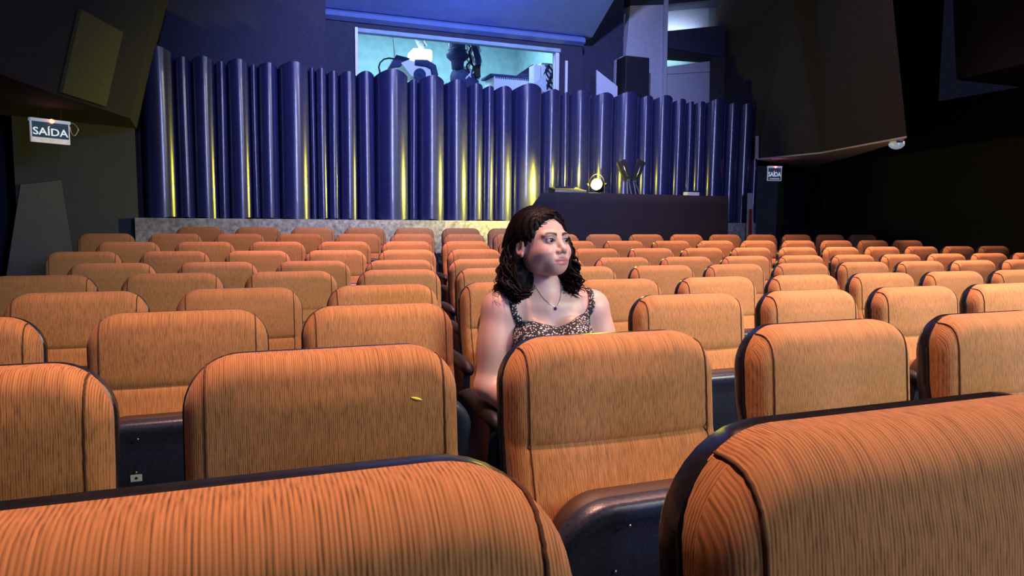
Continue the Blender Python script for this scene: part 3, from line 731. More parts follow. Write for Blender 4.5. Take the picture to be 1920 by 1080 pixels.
for i in range(7):
    x0 = b2.x-.12+.02*i; pth = [Vector((x0+.04*math.sin(t*8+i*1.3), 9.71-.006*i, a2.z-.03-(a2.z-b2.z)*t)) for t in np.linspace(0, 1, 18)]
    sub('wire', MB().tube(pth, .010, 5), 'black' if i % 3 else 'steelblue', ck, True)
q = [B(px, py, 9.66) for px, py in ((1003, 155), (1023, 137), (1025, 172), (1012, 172))]
sub('guard_plate', MB().prism(q, (0, .012, 0)), 'lgrey', ck)

# ================================================================== exit signs
def text_mesh(txt, size, depth):
    cu = bpy.data.curves.new('t', 'FONT'); cu.body = txt; cu.size = size; cu.extrude = depth; cu.align_x = 'CENTER'; cu.resolution_u = 3; cu.offset = size*.012
    o = bpy.data.objects.new('t', cu); COL.objects.link(o); dg = bpy.context.evaluated_depsgraph_get(); dg.update()
    me = bpy.data.meshes.new_from_object(o.evaluated_get(dg)); bpy.data.objects.remove(o); bpy.data.curves.remove(cu); return me
LET = mat('sign_letters', (.85, .92, 1), .5, emit=(.70, .86, 1.0), estr=.55)
PAN = mat('sign_panel_blue', (.03, .07, .13), .25, emit=(.06, .13, .24), estr=.16)
BAR = mat('sign_bar', (.6, .7, .85), .35, emit=(.35, .5, .8), estr=.35)
BND = mat('sign_band', (.75, .75, .82), .4, noise=.2, emit=(.7, .7, .8), estr=.28)
LED = mat('sign_led', (1, .2, .1), .3, emit=(1, .12, .06), estr=9)
def exit_sign(c, w, h, rz, label, whole, ceil):
    t = thing('exit_sign', c, label, 'exit sign', None, rz)
    def P(name, mb, mt, par=t, sm=False): return mb.build(name, mt if not isinstance(mt, str) else MT[mt], par, sm)
    P('housing', MB().box((-w*.53, -.022, h*.36), (w*.53, .022, h*.5), 0, .004), BAR)
    P('panel', MB().box((-w*.5, -.006, -h*.5), (w*.5, .006, h*.36), 0, 0), PAN)
    if whole: P('white_band', MB().box((-w*.5, -.009, -h*.5), (w*.5, -.0062, -h*.30)), BND)
    else: P('white_band', MB().box((-w*.36, -.009, -h*.42), (w*.36, -.0062, -h*.34)), BND)
    for s in (-1, 1): P('edge_strip', MB().box((s*w*.5-.004, -.010, -h*.5), (s*w*.5+.004, .010, h*.36)), BND)
    P('edge_strip', MB().box((-w*.5, -.010, -h*.5-.004), (w*.5, .010, -h*.5+.004)), BND)
    P('indicator_led', MB().lathe([(.016*w/.25, 0), (.014*w/.25, .006), (.006*w/.25, .010)], (0.02*w, -.022, h*.42), (0, -1, 0), 12), LED, sm=True)
    me = text_mesh('SAÍDA', h*.44, .0012); me.materials.append(LET)
    o = link('letters', me, t); o.rotation_euler = (math.pi/2, 0, 0); o.location = (0, -.0075, -h*(.19 if whole else .22))
    bb = max(v.co.x for v in me.vertices)-min(v.co.x for v in me.vertices); o.scale = (w*.93/bb, 1.0, 1); o['label'] = 'white letters SAÍDA'
    for s in (-1, 1): P('hanger', MB().tube([(s*w*.3, 0, h*.5), (s*w*.3, 0, ceil)], .003, 6), 'black')
    if whole: P('cable_loop', MB().tube(spline([Vector(q) for q in ((w*.53, 0, h*.47), (w*.66, -.01, h*.40), (w*.75, -.01, h*.2), (w*.70, 0, -h*.02), (w*.63, 0, -h*.08), (w*.56, .0, h*.08), (w*.54, 0, h*.30))], 5), .004, 6), 'metal', sm=True)
    pl = bpy.data.lights.new('exit_sign_led', 'POINT'); pl.energy = .12; pl.color = (1, .08, .12); pl.shadow_soft_size = .01
    lo = bpy.data.objects.new('exit_sign_led', pl); COL.objects.link(lo); lo.location = Vector(c)+Vector((math.sin(rz)*.05, -math.cos(rz)*.05, h*.56))
    return t
c = Vector(atY(94, 246, 7.45)); sc_ = 52/1333.8*float((np.array(c)-np.array([0, 0, CZ]))@fw)
exit_sign((c.x, c.y, c.z), sc_*1.28, sc_*.83, math.radians(38), 'blue SAÍDA exit sign with white lower band over the exit passage', True, H0-c.z)
c = Vector(atY(1452, 325, 8.5)); sc_ = 24/1333.8*float((np.array(c)-np.array([0, 0, CZ]))@fw)
exit_sign((c.x, c.y, c.z), sc_*1.10, sc_*1.12, math.radians(-14), 'teal SAÍDA exit sign under the brown wall wedge beside the curtain end', False, 2.16-c.z)

# wall lamp at the tip of the brown wedge
c = Vector((7.045, 6.13, 2.12))
wl = thing('emergency_sconce', (c.x, c.y, 2.18), 'small chrome emergency lamp at the tip of the brown wall wedge', 'lamp')
sub('back_plate', MB().box((c.x-.06, c.y-.05, 2.13), (c.x+.06, c.y+.05, 2.1605), 0, .006), 'metal', wl)
sub('dome', MB().lathe([(.085, 0), (.08, .03), (.05, .055), (.02, .065)], (c.x, c.y, 2.131), (0, 0, -1), 18), mat('lamp_dome', (.8, .85, .9), .2, .6, emit=(.5, .65, .8), estr=.35), wl, True)
sub('status_led', MB().lathe([(.008, 0), (.006, .008)], (c.x+.05, c.y-.05, 2.145), (0, -1, 0), 8), mat('lamp_led', (1, .5, .4), .3, emit=(1, .5, .4), estr=1), wl)
# narrow post at the curtain end with a dark red strip
q = [atY(px, py, 8.50) for px, py in ((1406, 362), (1411, 362), (1421, 446), (1404, 446))]
ep = thing('end_post', (q[3][0], 8.50, FLZ[0]), 'narrow grey post with dark red strip at the curtain end', 'post')
q0 = [Vector(p) for p in q]; q0[2].z = q0[3].z = FLZ[0]
sub('post_body', MB().prism(q0, (0, .05, 0)), 'grey', ep)
q = [Vector(atY(px, py, 8.47)) for px, py in ((1406, 392), (1410, 392), (1413, 446), (1405, 446))]; q[2].z = q[3].z = FLZ[0]
sub('red_strip', MB().prism(q, (0, .018, 0)), 'red', ep)
# ================================================================== the seated woman
# body as one signed-distance surface (smoothly blended ellipsoids and tapered limbs) meshed with surface nets
def ell(P, c, r, R=None):
    p = P-np.asarray(c, float)
    if R is not None: p = p@R
    r = np.asarray(r, float); k0 = np.linalg.norm(p/r, axis=1); k1 = np.linalg.norm(p/(r*r), axis=1)
    return k0*(k0-1)/np.maximum(k1, 1e-9)
def cone(P, a, b, ra, rb):
    a = np.asarray(a, float); b = np.asarray(b, float); ab = b-a
    t = np.clip(((P-a)@ab)/(ab@ab), 0, 1)
    return np.linalg.norm(P-a-t[:, None]*ab, axis=1)-(ra+(rb-ra)*t)
def smin(a, b, k):
    h = np.maximum(k-np.abs(a-b), 0)/k
    return np.minimum(a, b)-h*h*k*.25
def smax(a, b, k): return -smin(-a, -b, k)
def V3(*a): return np.array(a, float)
SH = V3(0, 0, CZ)

# head frame
HO = V3(0.853, 1.988, -0.066)+SH
hy = math.radians(18.5); hp = math.radians(7)
HF = V3(math.sin(hy)*math.cos(hp), -math.cos(hy)*math.cos(hp), math.sin(hp))
HS = V3(math.cos(hy), math.sin(hy), 0)                     # her left
HU = np.cross(HS, HF); HU = HU*np.sign(HU[2])
def toH(P): q = P-HO; return np.stack([q@HF, q@HS, q@HU], 1)
def fromH(f, s, u): return HO+HF*f+HS*s+HU*u
EYE = [(0.0728, s*0.0300, 0.0100) for s in (-1, 1)]
def head_sdf(q):
    d = ell(q, (-0.012, 0, 0.034), (0.088, 0.073, 0.080))
    d = smin(d, ell(q, (0.026, 0, -0.016), (0.062, 0.058, 0.070)), .035)
    d = smin(d, ell(q, (0.062, 0, -0.069), (0.026, 0.026, 0.020)), .035)
    for s in (-1, 1):
        d = smin(d, ell(q, (0.012, s*.044, -.048), (.034, .016, .028)), .03)
        d = smin(d, ell(q, (0.057, s*.037, -.024), (.028, .022, .024)), .022)
        d = smin(d, ell(q, (0.074, s*.026, .026), (.014, .026, .009)), .014)
        d = smax(d, -ell(q, (0.097, s*.031, .010), (.017, .018, .011)), .014)
    d = smin(d, ell(q, (0.070, 0, -.054), (.024, .032, .024)), .02)
    d = smin(d, cone(q, (0.076, 0, .018), (0.1010, 0, -.015), .0070, .0092), .012)
    d = smin(d, ell(q, (0.1005, 0, -.0195), (.0100, .0100, .0082)), .006)
    for s in (-1, 1):
        d = smin(d, ell(q, (0.0905, s*.0125, -.0235), (.0105, .0070, .0075)), .006)
        d = smax(d, -ell(q, (0.0965, s*.0062, -.0300), (.0045, .0030, .0035)), .003)
    # lips
    d = smin(d, ell(q, (0.0885, 0, -.0470), (.0085, .0215, .0055)), .006)
    d = smin(d, ell(q, (0.0865, 0, -.0590), (.0095, .0185, .0068)), .006)
    d = smax(d, -ell(q, (0.0975, 0, -.0527), (.010, .023, .0005)), .003)
    # lids around the eyeballs
    for e in EYE:
        p = q-np.asarray(e)
        ball = np.linalg.norm(p, axis=1)-.0143
        a = (np.abs(p[:, 2])/.0050+(p[:, 1]/.0140)**2-1)*.0048
        lid = np.maximum(ball, -a)
        d = np.where(p[:, 0] > -.004, np.minimum(np.maximum(d, -np.maximum(np.maximum(ball+.0012, a), -p[:, 0]-.002)), np.maximum(lid, -p[:, 0]-.003)), d)
    # ears
    for s in (-1, 1):
        R = np.array([[.97, 0, .24], [0, 1, 0], [-.24, 0, .97]])
        e1 = ell(q, (-.006, s*.0755, -.004), (.0185, .0085, .0310), R)
        e1 = smax(e1, -ell(q, (-.002, s*.0845, .001), (.0115, .0080, .0215), R), .004)
        e1 = smin(e1, ell(q, (.002, s*.0775, -.024), (.0075, .005, .009)), .005)
        d = smin(d, e1, .005)
    return d
NB = V3(.888, 2.040, -.215)+SH
SHR, SHL = V3(.732, 2.015, -.254)+SH, V3(1.034, 1.995, -.258)+SH
ELR, ELL_ = V3(.686, 1.985, -.486)+SH, V3(1.086, 1.970, -.486)+SH
WRR, WRL = V3(.815, 1.800, -.555)+SH, V3(1.015, 1.800, -.555)+SH
CX = .893
TY = math.radians(-10)                                      # the chest turns a little towards the stage side
def toT(P):
    c_, s_ = math.cos(TY), math.sin(TY); q = P.copy(); x = P[:, 0]-CX; y = P[:, 1]-2.02
    q[:, 0] = CX+x*c_+y*s_; q[:, 1] = 2.02-x*s_+y*c_; return q
def torso_sdf(P):
    P0 = P; P = toT(P)
    d = ell(P, V3(CX, 2.025, -.335)+SH, (.135, .088, .125))
    d = smin(d, ell(P, V3(CX, 2.005, -.43)+SH, (.135, .098, .13)), .05)
    d = smin(d, cone(P0, SHR, SHL, .042, .042), .06)
    for sh in (SHR, SHL): d = smin(d, cone(P0, NB+V3(0, 0, .018), sh+V3(0, 0, .002), .034, .034), .035)
    for s in (-1, 1): d = smin(d, ell(P, V3(CX+s*.064, 1.928, -.352)+SH, (.060, .056, .062)), .030)
    d = smin(d, ell(P, V3(CX, 1.968, -.56)+SH, (.125, .090, .12)), .06)
    d = smin(d, ell(P, V3(CX, 1.900, -.640)+SH, (.165, .108, .085)), .06)
    return d
HIPS = [V3(CX+s*.085, 1.90, -.638)+SH for s in (-1, 1)]
KNEE = [V3(CX+s*.085, 1.515, -.645)+SH for s in (-1, 1)]
ANK = [V3(CX+s*.085, 1.555, -1.075)+SH for s in (-1, 1)]
FZ = FLZ[7]
def legs_sdf(P):
    d = np.full(len(P), 9.)
    for h, k, a in zip(HIPS, KNEE, ANK):
        d = smin(d, cone(P, h, k, .075, .054), .02)
        d = smin(d, cone(P, k, a, .050, .034), .03)
        d = smin(d, ell(P, k*.62+a*.38+V3(0, .018, 0), (.046, .046, .10)), .03)
        d = smin(d, ell(P, V3(a[0], a[1]-.055, FZ+.036), (.040, .105, .030)), .03)
    return d
def arms_sdf(P):
    d = np.full(len(P), 9.)
    for sh, el, wr in ((SHR, ELR, WRR), (SHL, ELL_, WRL)):
        d = smin(d, ell(P, sh+V3(0, 0, -.022), (.047, .050, .060)), .03)
        d = smin(d, cone(P, sh, el, .045, .040), .03)
        d = smin(d, ell(P, sh*.5+el*.5, (.048, .052, .09)), .03)
        d = smin(d, cone(P, el, wr, .040, .027), .02)
        d = smin(d, ell(P, el*.68+wr*.32, (.041, .041, .041)), .03)
    return d
# hands resting on the thighs: palm, four fingers and a thumb each, slightly curled
def hands_sdf(P):
    d = np.full(len(P), 9.)
    for s, wr in ((1, WRR), (-1, WRL)):
        fwd = V3(s*.55, -.82, -.12); fwd /= np.linalg.norm(fwd); side = V3(s*.83, .55, 0); upv = V3(0, 0, 1)
        pc = wr+fwd*.055+V3(0, 0, -.006)
        R = np.stack([fwd, side/np.linalg.norm(side), upv], 1)
        d = smin(d, ell(P, pc, (.050, .038, .016), R), .02)
        for i, (o, L) in enumerate(((-.028, .062), (-.010, .072), (.009, .068), (.026, .054))):
            a = pc+fwd*.040+side*o; b = a+fwd*L*.45+V3(0, 0, -.004); c = b+fwd*L*.32+V3(0, 0, -.016); e = c+fwd*L*.2+V3(0, 0, -.016)
            for u, v, r0, r1 in ((a, b, .0088, .0080), (b, c, .0080, .0074), (c, e, .0074, .0062)): d = smin(d, cone(P, u, v, r0, r1), .003)
        a = pc-fwd*.012+side*.034; b = a+fwd*.030+side*.020; c = b+fwd*.028+side*.002+V3(0, 0, -.008)
        d = smin(d, cone(P, a, b, .0115, .0098), .010); d = smin(d, cone(P, b, c, .0098, .0075), .003)
    return d
def body_sdf(P):
    d = torso_sdf(P)
    d = smin(d, arms_sdf(P), .028)
    d = smin(d, legs_sdf(P), .035)
    d = smin(d, hands_sdf(P), .012)
    neck = cone(P, NB+V3(-.002, -.012, -.02), fromH(-.022, 0, -.035), .049, .044)
    d = smin(d, neck, .05)
    # collar bones and the hollow between them
    for s in (-1, 1): d = smin(d, cone(P, V3(CX-.01+s*.018, 1.962, -.250)+SH, V3(CX+s*.130, 1.985, -.228)+SH, .010, .008), .022)
    near = np.linalg.norm(P-HO, axis=1) < .2
    if near.any():
        dn = d[near]; d[near] = smin(dn, head_sdf(toH(P[near])), .016)
    return d
def surface(func, ax, ay, az, blk=8):
    nx, ny, nz = len(ax), len(ay), len(az)
    D = np.full((nx, ny, nz), 1.0, np.float32)
    for i in range(0, nx, blk):
        i1 = min(i+blk, nx)
        jj = list(range(0, ny, blk)); kk = list(range(0, nz, blk))
        cen = []; ref = []
        for j in jj:
            for k in kk:
                j1, k1 = min(j+blk, ny)-1, min(k+blk, nz)-1
                lo = np.array([ax[i], ay[j], az[k]]); hi = np.array([ax[i1-1], ay[j1], az[k1]])
                cen.append((lo+hi)/2); ref.append(np.linalg.norm(hi-lo)/2)
        dc = func(np.array(cen)); ref = np.array(ref)
        for q, (j, k) in enumerate((j, k) for j in jj for k in kk):
            j1, k1 = min(j+blk, ny), min(k+blk, nz)
            if abs(dc[q]) > ref[q]*1.7+.018: D[i:i1, j:j1, k:k1] = dc[q]; continue
            g = np.stack(np.meshgrid(ax[i:i1], ay[j:j1], az[k:k1], indexing='ij'), -1).reshape(-1, 3)
            D[i:i1, j:j1, k:k1] = func(g).reshape(i1-i, j1-j, k1-k)
    ins = D < 0
    c = np.zeros((nx-1, ny-1, nz-1), np.int8)
    for a in (0, 1):
        for b in (0, 1):
            for e in (0, 1): c += ins[a:nx-1+a, b:ny-1+b, e:nz-1+e]
    I, J, K = np.nonzero((c > 0) & (c < 8)); n = len(I)
    idx = np.full(c.shape, -1, np.int32); idx[I, J, K] = np.arange(n)
    acc = np.zeros((n, 3)); cnt = np.zeros(n); axs = (ax, ay, az)
    for dim in range(3):
        for a in (0, 1):
            for b in (0, 1):
                o0 = [0, 0, 0]; oth = [q for q in range(3) if q != dim]; o0[oth[0]] = a; o0[oth[1]] = b; o1 = list(o0); o1[dim] = 1
                d0 = D[I+o0[0], J+o0[1], K+o0[2]]; d1 = D[I+o1[0], J+o1[1], K+o1[2]]
                m_ = (d0 < 0) != (d1 < 0); t = np.where(m_, d0/np.where(m_, d0-d1, 1), 0)
                pos = np.stack([ax[I+o0[0]], ay[J+o0[1]], az[K+o0[2]]], 1); base = (I, J, K)[dim]
                A = axs[dim]; pos[:, dim] = A[base]+t*(A[base+1]-A[base])
                acc += pos*m_[:, None]; cnt += m_
    V = acc/cnt[:, None]; F = []
    def quads(S, e, cells):
        a, b, c_, d_ = cells
        q = np.stack([a, b, c_, d_], 1); q = q[(q >= 0).all(1)] if len(q) else q
        return q
    for dim in range(3):
        sl0 = [slice(None)]*3; sl1 = [slice(None)]*3; sl0[dim] = slice(0, -1); sl1[dim] = slice(1, None)
        ch = ins[tuple(sl0)] != ins[tuple(sl1)]
        i, j, k = np.nonzero(ch); p = np.stack([i, j, k], 1)
        u, v = [(1, 2), (2, 0), (0, 1)][dim]
        ok = (p[:, u] > 0) & (p[:, v] > 0) & (p[:, u] < (nx, ny, nz)[u]-1) & (p[:, v] < (nx, ny, nz)[v]-1); p = p[ok]
        st = ins[p[:, 0], p[:, 1], p[:, 2]]
        def cell(du, dv):
            r = p.copy(); r[:, u] += du; r[:, v] += dv; return idx[r[:, 0], r[:, 1], r[:, 2]]
        q = np.stack([cell(-1, -1), cell(0, -1), cell(0, 0), cell(-1, 0)], 1)
        q[~st] = q[~st][:, ::-1]; F.append(q)
    return V, np.concatenate(F)
def axis(lo, a, b, hi, fine, coarse):
    return np.concatenate([np.arange(lo, a, coarse), np.arange(a, b, fine), np.arange(b, hi, coarse)])
def np_mesh(name, V, F, mt, cols=None):
    me = bpy.data.meshes.new(name); me.from_pydata(V.tolist(), [], F.tolist()); me.materials.append(mt)
    me.polygons.foreach_set('use_smooth', [True]*len(me.polygons))
    if cols is not None:
        at = me.color_attributes.new('tint', 'FLOAT_COLOR', 'POINT'); at.data.foreach_set('color', np.concatenate([cols, np.ones((len(cols), 1))], 1).ravel())
    me.update(); return me
h = HO
AX = axis(.615, h[0]-.105, h[0]+.105, 1.215, .0021, .0065)
AY = axis(1.37, h[1]-.125, h[1]+.115, 2.17, .0021, .0065)
AZ = axis(FZ-.005, h[2]-.130, h[2]+.125, h[2]+.14, .0021, .0065)
BV, BF_ = surface(body_sdf, AX, AY, AZ)
# light relaxation removes grid terraces away from the face
def relax(V, F, w, it):
    e = np.concatenate([F[:, [0, 1]], F[:, [1, 2]], F[:, [2, 3]], F[:, [3, 0]]]); e = np.concatenate([e, e[:, ::-1]])
    for _ in range(it):
        s = np.zeros_like(V); c = np.zeros(len(V)); np.add.at(s, e[:, 0], V[e[:, 1]]); np.add.at(c, e[:, 0], 1)
        V = V+(s/np.maximum(c, 1)[:, None]-V)*w[:, None]
    return V
qh = toH(BV)
inface = (np.linalg.norm(qh, axis=1) < .13) & (qh[:, 0] > .03)
BV = relax(BV, BF_, np.where(inface, .18, .5), 3)
qh = toH(BV)
# skin colouring: lips, brows, lashes, cheeks
skin = np.tile(np.array([[.56, .365, .315]]), (len(BV), 1))
def paint(col, w):
    global skin
    w = np.clip(w, 0, 1)[:, None]; skin = skin*(1-w)+np.array([col])*w
f_, s_, u_ = qh.T
hd = np.linalg.norm(qh, axis=1) < .14
lip = 1.25-np.sqrt((s_/.0235)**2+((u_+.0530)/.0115)**2)
paint((.42, .15, .155), np.where(hd & (f_ > .075), lip*3.2, 0))
for s in (-1, 1):
    bx = s*s_-.012; arch = .0268+.007*np.sin(np.clip(bx/.036, 0, 1)*2.2)-.004*np.clip(bx/.036, 0, 1)
    bw = (1-np.abs(u_-arch)/(.0060-.0026*np.clip(bx/.036, 0, 1)))*((bx > -.002) & (bx < .037))
    paint((.035, .02, .018), np.where(hd & (f_ > .03), bw*2.0, 0))
    e = np.array(EYE[0 if s < 0 else 1]); p = qh-e
    lid = np.abs(np.abs(p[:, 2])/.0050+(p[:, 1]/.0140)**2-1.05)
    paint((.05, .03, .03), np.where(hd & (p[:, 0] > .002) & (np.linalg.norm(p, axis=1) < .0185), (1.3-lid/.55)*np.where(p[:, 2] > 0, 1.0, .6), 0))
    cb2 = 1-np.sqrt(((s*s_-.042)/.022)**2+((u_+.026)/.02)**2)
    paint((.60, .30, .26), np.where(hd & (f_ > .02), cb2*.5, 0))
def skin_mat():
    M = bpy.data.materials.new('skin'); M.use_nodes = True; nt = M.node_tree; b = nt.nodes['Principled BSDF']; L = nt.links.new
    at = nt.nodes.new('ShaderNodeAttribute'); at.attribute_name = 'tint'
    tc = nt.nodes.new('ShaderNodeTexCoord'); nz = nt.nodes.new('ShaderNodeTexNoise'); nz.inputs['Scale'].default_value = 60; nz.inputs['Detail'].default_value = 5
    L(tc.outputs['Object'], nz.inputs['Vector'])
    mr = nt.nodes.new('ShaderNodeMapRange'); mr.inputs['To Min'].default_value = .92; mr.inputs['To Max'].default_value = 1.06; L(nz.outputs['Fac'], mr.inputs['Value'])
    mx = nt.nodes.new('ShaderNodeVectorMath'); mx.operation = 'SCALE'; L(at.outputs['Color'], mx.inputs[0]); L(mr.outputs[0], mx.inputs['Scale'])
    L(mx.outputs[0], b.inputs['Base Color'])
    b.inputs['Roughness'].default_value = .42; b.inputs['Specular IOR Level'].default_value = .4
    b.inputs['Subsurface Weight'].default_value = .12; b.inputs['Subsurface Radius'].default_value = (.012, .005, .003); b.inputs['Subsurface Scale'].default_value = .6
    return M
body = link('person', np_mesh('person', BV, BF_, skin_mat(), skin))
tag(body, 'seated woman with dark wavy hair in a black patterned sundress, looking aside', 'person')

# eyes
EM_ = bpy.data.materials.new('eye'); EM_.use_nodes = True; nt = EM_.node_tree; b = nt.nodes['Principled BSDF']; b.inputs['Roughness'].default_value = .08
tc = nt.nodes.new('ShaderNodeTexCoord'); sx = nt.nodes.new('ShaderNodeSeparateXYZ'); nt.links.new(tc.outputs['Object'], sx.inputs[0])
rp = nt.nodes.new('ShaderNodeValToRGB'); rp.color_ramp.interpolation = 'LINEAR'; e = rp.color_ramp.elements
mr = nt.nodes.new('ShaderNodeMapRange'); mr.inputs['From Min'].default_value = .0085; mr.inputs['From Max'].default_value = .0130; nt.links.new(sx.outputs[2], mr.inputs['Value'])
e[0].position = .0; e[0].color = (.60, .58, .60, 1); e[1].position = 1.0; e[1].color = (.004, .003, .003, 1)
for p_, c_ in ((.22, (.60, .58, .60, 1)), (.28, (.02, .010, .007, 1)), (.70, (.045, .02, .012, 1)), (.76, (.004, .003, .003, 1))):
    q = e.new(p_); q.color = c_
nt.links.new(mr.outputs[0], rp.inputs['Fac']); nt.links.new(rp.outputs['Color'], b.inputs['Base Color'])
gz = Vector(HF)*.93+Vector(HS)*.20+Vector(HU)*.10
for e_ in EYE:
    mb = MB(); prof_ = [(.0130*math.sin(a), -.0130*math.cos(a)) for a in np.linspace(.02, math.pi-.02, 22)]
    mb.lathe(prof_, (0, 0, 0), (0, 0, 1), 28)
    o = mb.build('eyeball', EM_, body, True); o.location = Vector(fromH(*e_)); o.rotation_euler = gz.to_track_quat('Z', 'Y').to_euler()

# ---- dress: offset of the torso below a sweetheart neckline, skirt over the thighs
def neckline(x):
    k = (x-CX)
    return np.interp(k, [-.19, -.147, -.105, -.06, .010, .062, .112, .150, .18], [-.36, -.326, -.286, -.288, -.307, -.284, -.266, -.291, -.34])+CZ
def dress_sdf(P):
    t = smin(torso_sdf(P)-.006, np.minimum(legs_sdf(P)-.012, 9), .05)
    for hh, kk_ in zip(HIPS, KNEE): t = smin(t, cone(P, hh, kk_, .085, .078), .05)
    arm = np.minimum(cone(P, SHR, ELR, .050, .040), cone(P, SHL, ELL_, .050, .040))
    PT = toT(P); zt = neckline(PT[:, 0])
    back = np.clip((PT[:, 1]-1.98)/.06, 0, 1)
    zt = zt*(1-back)+(CZ-.385)*back
    t = smax(t, P[:, 2]-zt, .004)
    t = smax(t, -(P[:, 2]-(CZ-.722)), .01)                 # hem under the thighs
    t = smax(t, -(P[:, 1]-1.53), .01)
    t = smax(t, -(arm-.001), .008)
    return t
gx = np.arange(.70, 1.115, .0042); gy = np.arange(1.50, 2.14, .0042); gz_ = np.arange(CZ-.76, CZ-.25, .0042)
DV, DF = surface(dress_sdf, gx, gy, gz_)
DV = relax(DV, DF, np.full(len(DV), .35), 2)
def print_mat():
    M = bpy.data.materials.new('black_white_print'); M.use_nodes = True; nt = M.node_tree; b = nt.nodes['Principled BSDF']; L = nt.links.new
    tc = nt.nodes.new('ShaderNodeTexCoord'); vo = nt.nodes.new('ShaderNodeTexVoronoi'); vo.inputs['Scale'].default_value = 150; vo.inputs['Randomness'].default_value = 1
    nz = nt.nodes.new('ShaderNodeTexNoise'); nz.inputs['Scale'].default_value = 150
    ad = nt.nodes.new('ShaderNodeVectorMath'); ad.operation = 'MULTIPLY_ADD'; ad.inputs[1].default_value = (.006, .006, .006)
    L(tc.outputs['Object'], nz.inputs['Vector']); L(nz.outputs['Color'], ad.inputs[0]); L(tc.outputs['Object'], ad.inputs[2]); L(ad.outputs[0], vo.inputs['Vector'])
    rp = nt.nodes.new('ShaderNodeValToRGB'); rp.color_ramp.interpolation = 'CONSTANT'; e = rp.color_ramp.elements
    e[0].position = 0; e[0].color = (.50, .49, .52, 1); e[1].position = .36; e[1].color = (.010, .010, .014, 1)
    L(vo.outputs['Distance'], rp.inputs['Fac']); L(rp.outputs['Color'], b.inputs['Base Color']); b.inputs['Roughness'].default_value = .8
    return M
PR = print_mat()
dress = link('dress', np_mesh('dress', DV, DF, PR), body); dress['label'] = 'black sundress with a small white print'
# shoulder straps pressed on the skin
def on_body(pts, off=.0025):
    """push points onto the skin (offset off); returns points and normals"""
    p = np.array([list(q) for q in pts], float); g = None
    for _ in range(10):
        d = body_sdf(p)-off
        g = np.stack([body_sdf(p+dv)-body_sdf(p-dv) for dv in np.eye(3)*.002], 1); g /= np.maximum(np.linalg.norm(g, axis=1), 1e-9)[:, None]
        p = p-g*d[:, None]*.9
    return p, g
def strap(pts, w, name):
    sp2 = spline([Vector(p) for p in pts], 7); vs = []; prev = None
    res = list(zip(*on_body(sp2))); n = len(res)
    for i, (p, g) in enumerate(res):
        t = res[min(i+1, n-1)][0]-res[max(i-1, 0)][0]; t /= max(np.linalg.norm(t), 1e-9); sd_ = np.cross(t, g); sd_ /= np.linalg.norm(sd_)
        for a, b_ in ((-w, -.003), (-w, .0015), (0, .0028), (w, .0015), (w, -.003)): vs.append(p+sd_*a+g*b_)
    f = [(i*5+k, i*5+(k+1) % 5, (i+1)*5+(k+1) % 5, (i+1)*5+k) for i in range(n-1) for k in range(5)]+[(0, 1, 2, 3, 4), tuple((n-1)*5+k for k in range(5))]
    mb = MB().add(vs, f); return mb.build(name, PR, dress, True)
strap([V3(.768, 1.885, -.290)+SH, V3(.762, 1.91, -.255)+SH, V3(.753, 1.945, -.220)+SH, V3(.752, 1.99, -.205)+SH, V3(.765, 2.05, -.23)+SH, V3(.785, 2.10, -.36)+SH], .0095, 'shoulder_strap')
strap([V3(.988, 1.875, -.272)+SH, V3(1.000, 1.91, -.245)+SH, V3(1.010, 1.945, -.218)+SH, V3(1.016, 1.99, -.200)+SH, V3(1.01, 2.05, -.23)+SH, V3(1.0, 2.10, -.36)+SH], .0095, 'shoulder_strap')
# necklace with a small pendant
nk = [V3(.825, 1.99, -.175), V3(.836, 1.955, -.195), V3(.856, 1.935, -.220), V3(.884, 1.922, -.243), V3(.902, 1.93, -.220), V3(.920, 1.95, -.190), V3(.928, 1.985, -.170)]
npth = on_body(spline([Vector(q+SH) for q in nk], 6), .0016)[0]
neckl = MB().tube(npth, .0008, 5).build('necklace', MT['metal'], body, True)
pc = on_body([nk[3]+SH], .003)[0][0]
MB().lathe([(.001, .005), (.0036, .002), (.0040, -.001), (.002, -.005)], pc+V3(0, 0, -.004), (0, 0, 1), 10).build('pendant', MT['steelblue'], neckl, True)

# ---- hair
def hair_sdf(P):
    q = toH(P)
    d = ell(q, (-.016, 0, .034), (.100, .0845, .0925))
    # volume falling at the back and at both sides
    d = smin(d, ell(q, (-.060, -.028, -.050), (.052, .058, .105)), .03)
    d = smin(d, ell(q, (-.052, -.062, -.085), (.042, .034, .085)), .03)
    d = smin(d, ell(q, (-.030, .050, -.055), (.055, .048, .095)), .03)
    d = smin(d, ell(q, (.018, .085, -.078), (.032, .026, .060)), .02)
    d = smin(d, ell(q, (.022, .078, -.015), (.034, .014, .055)), .02)
    # face opening
    op = ell(q, (.100, -.008, -.014), (.084, .068, .092))
    d = smax(d, -op, .026)
    op2 = ell(q, (.030, -.090, -.034), (.062, .040, .056)); d = smax(d, -op2, .010)
    op3 = ell(q, (.050, .020, -.110), (.075, .062, .05)); d = smax(d, -op3, .012)
    # strand relief
    ang = np.arctan2(q[:, 1]+.02, -q[:, 0]+.05)
    d = d-.0022*np.sin(ang*46+q[:, 2]*60+3*np.sin(q[:, 2]*34))*np.clip((.09-np.abs(q[:, 2]-.0))*20, .4, 1)-.0016*np.sin(ang*23-q[:, 2]*90)
    return d
ha = np.arange(HO[0]-.155, HO[0]+.155, .0034); hb = np.arange(HO[1]-.14, HO[1]+.15, .0034); hc = np.arange(HO[2]-.20, HO[2]+.135, .0034)
HV, HFc = surface(hair_sdf, ha, hb, hc)
